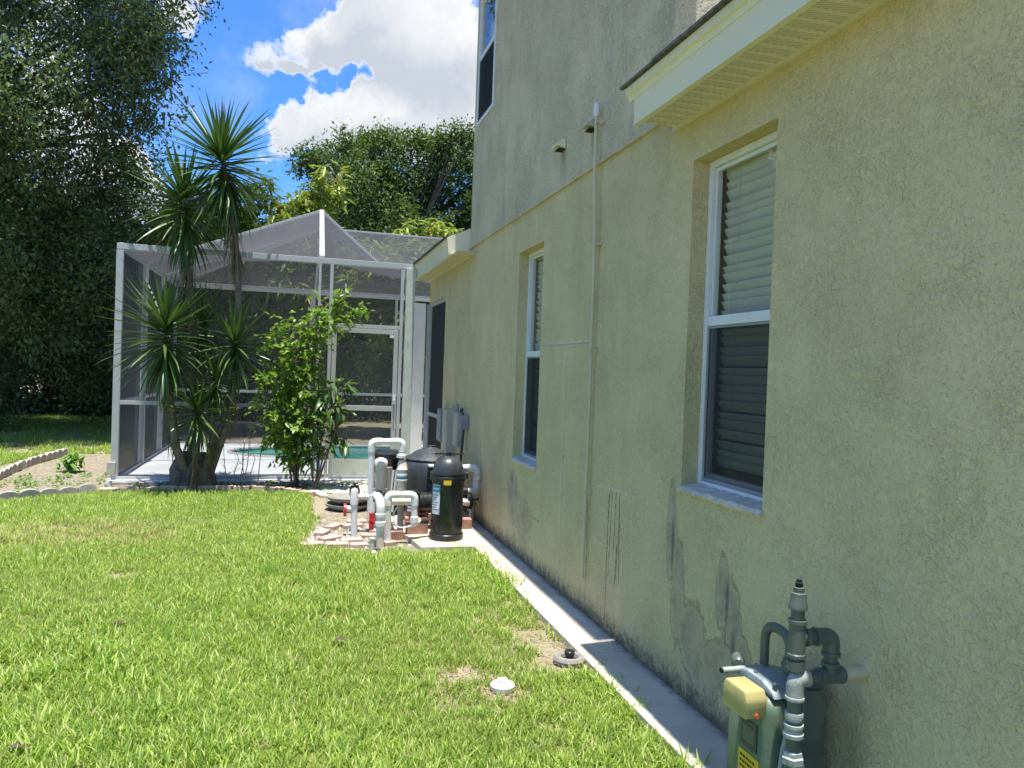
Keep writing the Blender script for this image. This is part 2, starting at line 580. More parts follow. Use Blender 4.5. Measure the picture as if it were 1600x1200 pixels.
straw = nt.math('LESS_THAN', nt.math('FRACT', nt.math('MULTIPLY', fine, 13.7)), worn)
c = nt.mix(straw, c, (0.55, 0.46, 0.24))
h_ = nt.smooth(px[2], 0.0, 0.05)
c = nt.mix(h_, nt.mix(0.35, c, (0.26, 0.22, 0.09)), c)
nt.put(bs.inputs['Base Color'], c)
bs.inputs['Roughness'].default_value = 0.5
bs.inputs['Specular IOR Level'].default_value = 0.35
tl = nt.add('ShaderNodeBsdfTranslucent'); nt.put(tl.inputs[0], nt.mix(0.3, c, (0.60, 0.80, 0.06)))
mx = nt.add('ShaderNodeMixShader'); mx.inputs[0].default_value = 0.46
nt.l.new(bs.outputs[0], mx.inputs[1]); nt.l.new(tl.outputs[0], mx.inputs[2]); nt.l.new(mx.outputs[0], out.inputs[0])

# ground
GROUND, nt, bs, out = new_mat('sandy_soil_and_turf')
pos = nt.add('ShaderNodeNewGeometry').outputs['Position']
n1 = nt.noise(pos, 1.1, 6, 0.65)
n2 = nt.noise(pos, 18, 6, 0.7)
soil = nt.mix(n2, (0.18, 0.14, 0.09), (0.48, 0.40, 0.29))
turf = nt.mix(n2, (0.12, 0.13, 0.035), (0.28, 0.29, 0.09))
nt.put(bs.inputs['Base Color'], nt.mix(nt.smooth(n1, 0.40, 0.60), nt.mix(0.5, turf, soil), soil))
bs.inputs['Roughness'].default_value = 1.0
nt.put(bs.inputs['Normal'], nt.bump(nt.noise(pos, 30, 6, 0.7), 0.8, 0.02))

SOIL, nt, bs, out = new_mat('dry_bed_soil')
pos = nt.add('ShaderNodeNewGeometry').outputs['Position']
n2 = nt.noise(pos, 16, 8, 0.75)
n3 = nt.noise(pos, 3.0, 4, 0.6)
c = nt.mix(nt.smooth(n2, 0.3, 0.7), (0.15, 0.115, 0.075), (0.42, 0.35, 0.26))
c = nt.mix(nt.smooth(n3, 0.45, 0.7, 0, 0.6), c, (0.20, 0.22, 0.09))
nt.put(bs.inputs['Base Color'], c)
bs.inputs['Roughness'].default_value = 1.0
nt.put(bs.inputs['Normal'], nt.bump(nt.noise(pos, 40, 8, 0.7), 0.9, 0.02))

# footing concrete with paint-green-grey and stains
STRIP, nt, bs, out = new_mat('footing_concrete')
pos = nt.add('ShaderNodeNewGeometry').outputs['Position']
n1 = nt.noise(pos, 2.2, 6, 0.65)
n2 = nt.noise(pos, 60, 5, 0.6)
c = nt.mix(nt.smooth(n1, 0.35, 0.65), (0.47, 0.42, 0.33), (0.62, 0.55, 0.43))
c = nt.mix(nt.smooth(nt.noise(pos, 9, 7, 0.75), 0.56, 0.75, 0, 0.6), c, (0.26, 0.23, 0.18))
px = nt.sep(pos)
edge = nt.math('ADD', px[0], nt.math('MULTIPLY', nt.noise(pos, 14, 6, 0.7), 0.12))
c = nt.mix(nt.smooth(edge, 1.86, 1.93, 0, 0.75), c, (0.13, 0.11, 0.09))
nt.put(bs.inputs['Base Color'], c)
bs.inputs['Roughness'].default_value = 0.85
nt.put(bs.inputs['Normal'], nt.bump(n2, 0.3, 0.004))


def stucco(name, upper):
    mt, nt, bs, out = new_mat(name)
    pos = nt.add('ShaderNodeNewGeometry').outputs['Position']
    x, y, z = nt.sep(pos)
    base = (0.71, 0.60, 0.335) if not upper else (0.72, 0.61, 0.40)
    n1 = nt.noise(pos, 1.3, 5, 0.6)
    strk = nt.noise(nt.vmath('MULTIPLY', pos, (3.0, 3.0, 0.35)), 1.6, 6, 0.65)
    c = nt.mix(nt.smooth(n1, 0.3, 0.7), tuple(b * 0.94 for b in base), tuple(b * 1.05 for b in base))
    c = nt.mix(nt.smooth(strk, 0.45, 0.72, 0, 0.34 if upper else 0.26), c, (0.47, 0.43, 0.32) if upper else (0.56, 0.475, 0.235))
    if upper:   # pale run-off streaks
        st2 = nt.noise(nt.vmath('MULTIPLY', pos, (4.0, 4.0, 0.5)), 2.3, 5, 0.6)
        c = nt.mix(nt.smooth(st2, 0.55, 0.72, 0, 0.35), c, (0.60, 0.59, 0.52))
    # trowelled relief: broken ridges
    wv = nt.vmath('ADD', pos, nt.vmath('SCALE', nt.noise(pos, 22, 3, 0.6, col=True), scale=0.030))
    ridge = nt.noise(wv, 42, 3, 0.55)
    rg = nt.math('ABSOLUTE', nt.math('SUBTRACT', ridge, 0.5))
    rg = nt.smooth(rg, 0.0, 0.085, 1.0, 0.0)
    blot = nt.smooth(nt.noise(wv, 36, 4, 0.6), 0.40, 0.62)
    grain = nt.noise(pos, 190, 3, 0.6)
    # trowel marks come and go over the wall: strong in places, nearly smooth in others
    patchy = nt.smooth(nt.noise(pos, 3.1, 5, 0.65), 0.32, 0.68, 0.35, 1.0)
    pits = nt.smooth(nt.noise(nt.vmath('MULTIPLY', wv, (1.0, 1.0, 1.6)), 58, 2, 0.5), 0.60, 0.70)
    hgt = nt.math('MULTIPLY', nt.math('ADD', nt.math('MULTIPLY', blot, 0.55), nt.math('MULTIPLY', rg, -0.40)), patchy)
    hgt = nt.math('ADD', hgt, nt.math('ADD', nt.math('MULTIPLY', grain, 0.30), nt.math('MULTIPLY', pits, -0.30)))
    c = nt.mix(nt.math('MULTIPLY', pits, 0.06), c, tuple(b * 0.45 for b in base))
    # broad fading, warmer and greener zones
    zone = nt.noise(nt.vmath('MULTIPLY', pos, (1.0, 1.0, 0.55)), 0.85, 5, 0.6)
    c = nt.mix(nt.smooth(zone, 0.42, 0.62, 0.0, 0.40), c, tuple(b * k for b, k in zip(base, (0.84, 0.88, 0.84))))
    zone2 = nt.noise(nt.vmath('MULTIPLY', pos, (2.0, 2.0, 0.4)), 2.4, 6, 0.65)
    c = nt.mix(nt.smooth(zone2, 0.55, 0.72, 0.0, 0.35), c, tuple(b * k for b, k in zip(base, (0.76, 0.76, 0.74))))
    # darker tone in the hollows of the texture
    c = nt.mix(nt.smooth(blot, 0.0, 0.7, 0.07, 0.0), c, tuple(b * 0.45 for b in base))
    relief = 1.0
    smoothmask = None
    if not upper:
        wy = nt.noise(pos, 8, 8, 0.72)
        wz = nt.noise(nt.vmath('ADD', pos, (3.1, 7.7, 1.3)), 7, 5, 0.65)

        wj = nt.noise(pos, 38, 3, 0.6)

        def blobm(px_, py_, ry, rz, soft=0.35, amp=0.7):
            p = at(px_, py_, X=1.85)
            a = nt.math('DIVIDE', nt.math('SUBTRACT', y, p.y), ry)
            b = nt.math('DIVIDE', nt.math('SUBTRACT', z, p.z), rz)
            r_ = nt.math('SQRT', nt.math('ADD', nt.math('MULTIPLY', a, a), nt.math('MULTIPLY', b, b)))
            r_ = nt.math('ADD', r_, nt.math('MULTIPLY', nt.math('SUBTRACT', wy, 0.5), amp * 1.6))
            return nt.smooth(r_, 1.0 - soft, 1.0, 1.0, 0.0)

        def linem(p0, p1, wid, jit=0.03, brk=0.0):
            a = at(*p0, X=1.85); b = at(*p1, X=1.85)
            dy, dz = b.y - a.y, b.z - a.z
            L = math.hypot(dy, dz)
            yy = nt.math('ADD', nt.math('ADD', nt.math('SUBTRACT', y, a.y), nt.math('MULTIPLY', nt.math('SUBTRACT', wz, 0.5), jit)), nt.math('MULTIPLY', nt.math('SUBTRACT', wj, 0.5), 0.022))
            zz = nt.math('SUBTRACT', z, a.z)
            perp = nt.math('ABSOLUTE', nt.math('ADD', nt.math('MULTIPLY', yy, -dz / L), nt.math('MULTIPLY', zz, dy / L)))
            al = nt.math('ADD', nt.math('MULTIPLY', yy, dy / L), nt.math('MULTIPLY', zz, dz / L))
            mk = nt.smooth(perp, wid * 0.4, wid, 1.0, 0.0)
            mk = nt.math('MULTIPLY', mk, nt.math('MULTIPLY', nt.smooth(al, -0.02, 0.02), nt.smooth(al, L - 0.02, L + 0.02, 1.0, 0.0)))
            if brk:
                mk = nt.math('MULTIPLY', mk, nt.smooth(nt.noise(pos, 12, 5, 0.7), 0.5 - brk, 0.5 + 0.1))
            return mk

        def mx2(*ms):
            r_ = ms[0]
            for q in ms[1:]:
                r_ = nt.math('MAXIMUM', r_, q)
            return r_
        # broad yellowish run-off zone under the eave
        # bare cement repairs
        grey = mx2(blobm(1049, 830, 0.055, 0.28), blobm(1058, 930, 0.075, 0.30), blobm(1080, 1000, 0.15, 0.20), blobm(1115, 1045, 0.13, 0.15),
                   blobm(1128, 930, 0.060, 0.19), blobm(1143, 985, 0.085, 0.22), blobm(1160, 1045, 0.09, 0.15),
                   blobm(801, 775, 0.20, 0.26, 0.5), blobm(818, 820, 0.24, 0.24, 0.5), blobm(1100, 1070, 0.14, 0.08), blobm(1180, 1080, 0.07, 0.13))
        cg = nt.mix(nt.smooth(nt.noise(pos, 10, 6, 0.7), 0.35, 0.7), (0.50, 0.41, 0.27), (0.33, 0.275, 0.19))
        c = nt.mix(nt.math('MULTIPLY', grey, 0.92), c, cg)
        dk = mx2(blobm(1051, 850, 0.025, 0.22, 0.9), blobm(1136, 940, 0.022, 0.12, 0.9), blobm(1145, 1010, 0.03, 0.10, 0.9),
                 blobm(800, 748, 0.06, 0.08, 0.9), linem((1137, 925), (1132, 1008), 0.005, 0.10), linem((1132, 1005), (1168, 1036), 0.004, 0.12), linem((1062, 880), (1072, 950), 0.004, 0.12, 0.1))
        c = nt.mix(nt.math('MULTIPLY', dk, 0.7), c, (0.10, 0.105, 0.095))
        # filled chases and hairline cracks, pale
        pale = mx2(linem((848, 538), (925, 532), 0.012, 0.05, 0.25), linem((884, 540), (871, 905), 0.012, 0.06, 0.2), linem((903, 540), (897, 700), 0.006, 0.05, 0.15),
                   linem((935, 758), (990, 775), 0.010, 0.05, 0.3), linem((988, 776), (984, 985), 0.007, 0.03, 0.2))
        c = nt.mix(nt.math('MULTIPLY', pale, 0.75), c, (0.70, 0.66, 0.52))
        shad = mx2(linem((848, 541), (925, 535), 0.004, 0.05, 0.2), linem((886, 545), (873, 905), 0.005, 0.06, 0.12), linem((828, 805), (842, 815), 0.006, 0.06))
        c = nt.mix(nt.math('MULTIPLY', shad, 0.6), c, (0.17, 0.14, 0.09))  # thin shadow lines painted into the colour beside the chases
        # rusty drips
        rust = mx2(linem((952, 770), (944, 975), 0.008, 0.012), linem((957, 768), (950, 900), 0.006, 0.012, 0.3), linem((963, 770), (958, 860), 0.006, 0.012, 0.3),
                   linem((968, 775), (966, 912), 0.007, 0.012), linem((964, 850), (960, 912), 0.012, 0.02, 0.3),
                   linem((919, 780), (913, 960), 0.010, 0.03, 0.3))
        c = nt.mix(nt.math('MULTIPLY', rust, 0.85), c, (0.10, 0.06, 0.035))
        # darker brown patch on the wall under the pipe
        c = nt.mix(nt.math('MULTIPLY', blobm(1335, 1150, 0.10, 0.26, 0.9), 0.35), c, (0.20, 0.15, 0.10))
        # splash-back dirt along the foot
        # tan splash and run-off zone rising from the footing between the windows
        tan = nt.math('MULTIPLY', nt.smooth(y, 3.6, 4.1), nt.smooth(y, 5.2, 6.6, 1.0, 0.0))
        tz = nt.math('ADD', z, nt.math('MULTIPLY', nt.noise(nt.vmath('MULTIPLY', pos, (1, 3.0, 0.5)), 3.0, 5, 0.65), -0.9))
        c = nt.mix(nt.math('MULTIPLY', tan, nt.smooth(tz, -0.35, 0.25, 0.55, 0.0)), c, (0.68, 0.53, 0.31))
        foot = nt.math('ADD', z, nt.math('MULTIPLY', nt.noise(nt.vmath('MULTIPLY', pos, (1, 1, 0.6)), 9, 7, 0.75), -0.55))
        c = nt.mix(nt.smooth(foot, -0.26, -0.05, 0.65, 0.0), c, (0.22, 0.19, 0.14))
        blk = nt.math('ADD', z, nt.math('MULTIPLY', nt.noise(pos, 20, 8, 0.8), -0.50))
        c = nt.mix(nt.smooth(blk, -0.20, -0.06, 0.65, 0.0), c, (0.05, 0.045, 0.04))
        smoothmask = grey
    else:
        # darker streaks under the vent hoods, fading downward
        for (yy_, zz_) in ((5.33, 3.14), (4.72, 3.10)):
            a = nt.math('ABSOLUTE', nt.math('SUBTRACT', y, yy_))
            mk = nt.math('MULTIPLY', nt.smooth(a, 0.02, 0.09, 1, 0), nt.math('MULTIPLY', nt.smooth(z, zz_ + 0.1, zz_ + 0.02), 1.0))
            mk = nt.math('MULTIPLY', nt.smooth(a, 0.02, 0.09, 1, 0), nt.smooth(z, zz_ - 0.2, zz_ + 0.05, 0, 1))
            mk = nt.math('MULTIPLY', mk, nt.smooth(z, zz_ + 0.08, zz_ + 0.12, 1, 0))
            c = nt.mix(nt.math('MULTIPLY', mk, 0.4), c, (0.19, 0.18, 0.13))
    if smoothmask is not None:
        hgt = nt.math('ADD', nt.math('MULTIPLY', hgt, nt.smooth(smoothmask, 0, 1, 1.0, 0.40)), nt.smooth(smoothmask, 0.0, 0.5, 0.9, 0.0))
    nt.put(bs.inputs['Base Color'], c)
    bs.inputs['Roughness'].default_value = 0.95
    bs.inputs['Specular IOR Level'].default_value = 0.12
    nt.put(bs.inputs['Normal'], nt.bump(hgt, 1.0, 0.0075 if not upper else 0.010))
    return mt


STUCCO = stucco('stucco_lower', False)
STUCCO_UP = stucco('stucco_upper', True)

# ================================================================== SETTING
S = dict(kind='structure')
g_ = MB()
N = 1
g_.quad((-250, -150, 0), (250, -150, 0), (250, 350, 0), (-250, 350, 0))
tag(g_.build('ground', GROUND), kind='structure')


def polysheet(name, pts, z, mat, thick=0.0):
    mb = MB()
    if thick:
        mb.prism([(p[0], p[1]) for p in pts], z - thick, z, 'z')
    else:
        mb.quad(*[(p[0], p[1], z) for p in pts])
    return tag(mb.build(name, mat), kind='structure')


# planting bed between the slab and the lawn, and the bare bed at the left
bed = [(-5.2, 9.05), (-3.1, 9.35), (-2.2, 10.05), (-1.55, 10.2), (-0.7, 10.2), (-0.1, 10.05), (0.4, 9.75), (0.45, 9.0), (0.30, 8.3), (0.18, 7.6), (0.1, 7.05), (0.55, 6.66),
       (1.62, 6.60), (1.84, 6.6), (1.84, 11.0), (-2.3, 11.0), (-2.6, 13.8), (-3.5, 14.2), (-4.2, 12.0)]
polysheet('planting_bed', bed, 0.006, SOIL)

# concrete footing strip along the wall
fs = MB()
ys = [-3.0, 3.94, 3.95, 8.4]
fs.prism([(1.585, -0.2), (1.585, 0.045), (1.598, 0.056), (1.90, 0.06), (1.90, -0.2)], -3.0, 3.945)
fs.prism([(1.585, -0.2), (1.585, 0.045), (1.598, 0.056), (1.90, 0.06), (1.90, -0.2)], 3.950, 8.4)
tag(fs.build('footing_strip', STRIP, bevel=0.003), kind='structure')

# pool deck with a curved pool cut out
def ellipse(cx, cy, rx, ry, n=48):
    return [(cx + rx * math.cos(2 * math.pi * k / n), cy + ry * math.sin(2 * math.pi * k / n)) for k in range(n)]


POOL = ellipse(1.3, 14.1, 2.35, 1.12)
deck = bpy.data.meshes.new('pool_deck')
import bmesh
bm = bmesh.new()
outer = [bm.verts.new((x_, y_, 0.055)) for x_, y_ in ((-2.25, 10.72), (3.9, 10.72), (3.9, 15.75), (-2.25, 15.75))]
inner = [bm.verts.new((x_, y_, 0.055)) for x_, y_ in POOL]
ed = [bm.edges.new((outer[i], outer[(i + 1) % 4])) for i in range(4)]
ed += [bm.edges.new((inner[i], inner[(i + 1) % len(inner)])) for i in range(len(inner))]
bmesh.ops.triangle_fill(bm, use_beauty=True, use_dissolve=False, edges=ed)
for loop, zz in ((outer, -0.2), (inner, -1.2)):
    low = [bm.verts.new((v_.co.x, v_.co.y, zz)) for v_ in loop]
    for i in range(len(loop)):
        j = (i + 1) % len(loop)
        bm.faces.new((loop[i], loop[j], low[j], low[i]))
bmesh.ops.recalc_face_normals(bm, faces=bm.faces)
for fc in list(bm.faces):
    if abs(fc.normal.z) > 0.5 and fc.normal.z < 0:
        fc.normal_flip()
bm.to_mesh(deck); bm.free()
deck.materials.append(DECK)
o = bpy.data.objects.new('pool_deck', deck); COL.objects.link(o); tag(o, kind='structure')
wm = MB()
wm.quad(*[(x_, y_, 0.025) for x_, y_ in ellipse(1.3, 14.1, 2.36, 1.13)])
tag(wm.build('pool_water', WATER), kind='structure')
cop = MB()
cop.tube([(x_, y_, 0.056) for x_, y_ in POOL] + [(POOL[0][0], POOL[0][1], 0.056)], 0.03, 8, cap=False)
tag(cop.build('pool_coping', CONC_L, smooth=True), kind='structure')

# equipment pad
pad = [(1.06, 7.08), (1.11, 6.62), (1.61, 6.60), (1.61, 8.3), (1.0, 8.3), (0.98, 7.3)]
PADM = simple('stained_pad', (0.50, 0.44, 0.35), 0.9, var=0.15, vscale=4, bump=0.4, bscale=90, dirt=(0.46, 0.22, 0.09), dirt_amt=0.8)
polysheet('equipment_pad', pad, 0.05, PADM, 0.15)

# ================================================================== HOUSE
house = thing('stucco_house', 'beige two-storey stucco house with white eaves along the right of the lawn', 'house', (1.85, -3.0, 0))


def hp(mb, name, mat, **k):
    return mb.build(name, mat, house, **k)


def wall_with_holes(name, mat, X, y0, y1, z0, z1, holes, depth, thick, parent):
    """front face at X facing -X, with real openings and their reveals"""
    mb = MB()
    ysx = sorted({y0, y1, *[h[0] for h in holes], *[h[1] for h in holes]})
    zsx = sorted({z0, z1, *[h[2] for h in holes], *[h[3] for h in holes]})
    for i in range(len(ysx) - 1):
        for j in range(len(zsx) - 1):
            cy, cz = (ysx[i] + ysx[i + 1]) / 2, (zsx[j] + zsx[j + 1]) / 2
            if any(h[0] < cy < h[1] and h[2] < cz < h[3] for h in holes):
                continue
            mb.quad((X, ysx[i + 1], zsx[j]), (X, ysx[i], zsx[j]), (X, ysx[i], zsx[j + 1]), (X, ysx[i + 1], zsx[j + 1]))
    for a, b, c_, d_ in holes:
        q = X + depth
        mb.quad((X, a, c_), (q, a, c_), (q, a, d_), (X, a, d_))
        mb.quad((X, b, c_), (X, b, d_), (q, b, d_), (q, b, c_))
        mb.quad((X, a, d_), (q, a, d_), (q, b, d_), (X, b, d_))
        mb.quad((X, a, c_), (X, b, c_), (q, b, c_), (q, a, c_))
    return mb


WX = 1.85
W1 = (2.72, 3.40, 1.07, 2.67)      # near window opening: y0,y1,z0,z1
W2 = (5.74, 6.42, 0.86, 2.64)
W3 = (7.52, 8.24, 4.26, 5.62)
mb = wall_with_holes('wall', STUCCO, WX, -3.0, 9.77, -0.1, 2.955, [W1, W2], 0.13, 0.2, house)
# header over the lanai opening, end reveals
mb.quad((WX, 11.0, 2.55), (WX, 9.77, 2.55), (WX, 9.77, 2.955), (WX, 11.0, 2.955))
mb.quad((WX, 9.77, 2.55), (WX, 11.0, 2.55), (2.05, 11.0, 2.55), (2.05, 9.77, 2.55))
mb.quad((WX, 9.77, -0.1), (2.05, 9.77, -0.1), (2.05, 9.77, 2.55), (WX, 9.77, 2.55))
mb.quad((WX, -3.0, -0.1), (9.5, -3.0, -0.1), (9.5, -3.0, 2.955), (WX, -3.0, 2.955))
mb.quad((9.5, -3.0, -0.1), (9.5, 11.2, -0.1), (9.5, 11.2, 2.955), (9.5, -3.0, 2.955))
mb.quad((2.05, 9.77, -0.1), (9.5, 9.77, -0.1), (9.5, 9.77, 2.955), (2.05, 9.77, 2.955))
hp(mb, 'wall', STUCCO)
mb = wall_with_holes('upper_wall', STUCCO_UP, WX - 0.008, 3.42, 8.38, 2.955, 5.95, [W3], 0.04, 0.2, house)
mb.quad((WX - 0.008, 3.42, 2.955), (9.5, 3.42, 2.955), (9.5, 3.42, 5.95), (WX - 0.008, 3.42, 5.95))
mb.quad((WX - 0.008, 8.38, 2.955), (9.5, 8.38, 2.955), (9.5, 8.38, 5.95), (WX - 0.008, 8.38, 5.95))
mb.quad((9.5, 3.42, 2.955), (9.5, 8.38, 2.955), (9.5, 8.38, 5.95), (9.5, 3.42, 5.95))
mb.quad((WX - 0.008, 3.42, 2.955), (9.5, 3.42, 2.955), (9.5, 8.38, 2.955), (WX - 0.008, 8.38, 2.955))
hp(mb, 'upper_wall', STUCCO_UP)
# stucco stop bead between storeys
bd = MB()
bd.prism([(WX - 0.022, 2.952), (WX - 0.022, 2.966), (WX - 0.006, 2.974), (WX + 0.004, 2.974), (WX + 0.004, 2.952)], 3.60, 8.382)
hp(bd, 'stop_bead', STUCCO_UP)

# lanai column and far reveal
col_ = MB().box(1.86, 2.12, 11.0, 11.26, -0.05, 2.55)
hp(col_, 'lanai_column', LANAI)
ln = MB()
ln.box(2.12, 5.0, 11.05, 11.12, -0.05, 2.9)
hp(ln, 'lanai_screen_wall', LANAI)
# shingle roofs: near low roof, upper roof, far low roof
def slope_roof(y0, y1, x_e, z_e, x_r, z_r, name):
    mb = MB()
    mb.prism([(x_e, z_e), (x_e, z_e + 0.006), (x_r, z_r + 0.006), (x_r, z_r)], y0, y1)
    o_ = hp(mb, name, SHINGLE)
    k = y0
    # ragged shingle butts along the eave edge
    rr = random.Random(3)
    me_mb = MB()
    while k < y1 - 0.05:
        wd = min(rr.uniform(0.16, 0.30), y1 - k)
        dx = rr.uniform(0.006, 0.020)
        me_mb.box(x_e - dx, x_e + 0.010, k + 0.003, k + wd - 0.003, z_e - 0.002, z_e + 0.008 + rr.uniform(0, 0.005))
        k += wd
    e_ = me_mb.build('shingle_edge', SHINGLE, None)
    setp(e_, o_)
    e_.parent = o_
    e_['kind'] = 'stuff'
    return o_


slope_roof(-3.3, 3.68, 1.568, 3.069, 5.7, 4.82, 'roof')
slope_roof(8.395, 11.15, 1.568, 3.069, 5.7, 4.82, 'roof')
ur = MB()
for tri in (((1.61, 3.30, 5.95), (9.62, 3.30, 5.95), (5.7, 5.9, 7.6)), ((9.62, 3.30, 5.95), (9.62, 8.5, 5.95), (5.7, 5.9, 7.6)),
            ((9.62, 8.5, 5.95), (1.61, 8.5, 5.95), (5.7, 5.9, 7.6)), ((1.61, 8.5, 5.95), (1.61, 3.30, 5.95), (5.7, 5.9, 7.6)), ((1.61, 3.30, 5.95), (1.61, 8.5, 5.95), (9.62, 8.5, 5.95), (9.62, 3.30, 5.95))):
    ur.quad(*[(min(max(q[0], 1.61), 9.7) if q[0] != 5.7 else 5.7, q[1], q[2]) for q in tri])
hp(ur, 'upper_roof', SHINGLE)


def eave(y0, y1, endcut):
    """white fascia with drip edge, vinyl soffit of ridged panels"""
    xf = 1.615
    f_ = MB()
    f_.prism([(xf - 0.0, 2.885), (xf - 0.006, 3.020), (xf + 0.02, 3.020), (xf + 0.02, 2.885)], y0, y1)
    hp(f_, 'fascia', FASCIA)
    dr = MB()
    dr.prism([(xf - 0.010, 3.000), (xf - 0.016, 3.024), (xf - 0.030, 3.030), (xf - 0.034, 3.066), (xf + 0.03, 3.068), (xf + 0.03, 3.000)], y0 - (0 if endcut else 0.004), y1 + (0.05 if endcut else 0))
    hp(dr, 'drip_edge', FASCIA)
    lip = MB()
    lip.prism([(xf - 0.003, 2.872), (xf - 0.003, 2.8845), (xf + 0.028, 2.8845), (xf + 0.028, 2.872)], y0, y1)
    hp(lip, 'fascia_lip', FASCIA)
    jc = MB()
    jc.prism([(WX - 0.022, 2.868), (WX - 0.022, 2.892), (WX - 0.001, 2.892), (WX - 0.001, 2.868)], y0, y1)
    hp(jc, 'wall_channel', SOFFIT)
    # one ridged panel mesh shared by all
    pw = 0.30
    pm = MB()
    prof = []
    nr = 4
    for k in range(nr):
        a = pw * k / nr
        s = pw / nr
        prof += [(a, 0.0), (a + s * 0.70, 0.0), (a + s * 0.74, -0.009), (a + s * 0.86, -0.009), (a + s * 0.90, 0.0)]
    prof.append((pw - 0.002, 0.0))
    for (a, za), (b, zb) in zip(prof[:-1], prof[1:]):
        pm.quad((xf + 0.022, a, za), (xf + 0.022, b, zb), (WX - 0.010, b, zb), (WX - 0.010, a, za))
    me = bpy.data.meshes.new('soffit_panel')
    me.from_pydata(pm.v, [], pm.f)
    me.materials.append(SOFFITM)
    k = y1 - (0.035 if endcut else 0.0)
    while k > y0:
        o_ = bpy.data.objects.new('soffit_panel', me)
        COL.objects.link(o_)
        o_.parent = house
        o_.location = Vector((0, k - pw, 2.886)) - Vector(house.location)
        k -= pw
    vo = MB().box(xf + 0.022, WX - 0.002, y0 + 0.01, y1 - 0.004, 2.93, 3.0)  # solid near-black box standing in for the shade inside the eave gap
    hp(vo, 'eave_shade_block', DARKVOID)


# soffit vinyl with perforations as fine relief
SOFFITM, nt, bs, out = new_mat('vinyl_soffit')
tcn = nt.add('ShaderNodeTexCoord').outputs['Object']
x, y, z = nt.sep(tcn)
row = nt.math('SINE', nt.math('MULTIPLY', x, 2 * math.pi / 0.006))
lin = nt.math('SINE', nt.math('MULTIPLY', nt.math('ADD', y, nt.math('MULTIPLY', x, 0.5)), 2 * math.pi / 0.016))
hole = nt.math('MULTIPLY', nt.smooth(row, -0.7, 0.1), nt.smooth(lin, -0.1, 0.7))
nt.put(bs.inputs['Base Color'], nt.mix(nt.math('MULTIPLY', hole, nt.smooth(z, -0.004, -0.001, 0.0, 0.85)), (0.70, 0.68, 0.53), (0.22, 0.20, 0.12)))
bs.inputs['Roughness'].default_value = 0.5
eave(-3.2, 3.60, True)
eave(8.400, 11.12, False)
rt = MB()
rt.prism([(1.600, 2.885), (1.848, 2.885), (1.848, 3.19), (1.578, 3.068)], 8.384, 8.397)
hp(rt, 'eave_return', FASCIA)


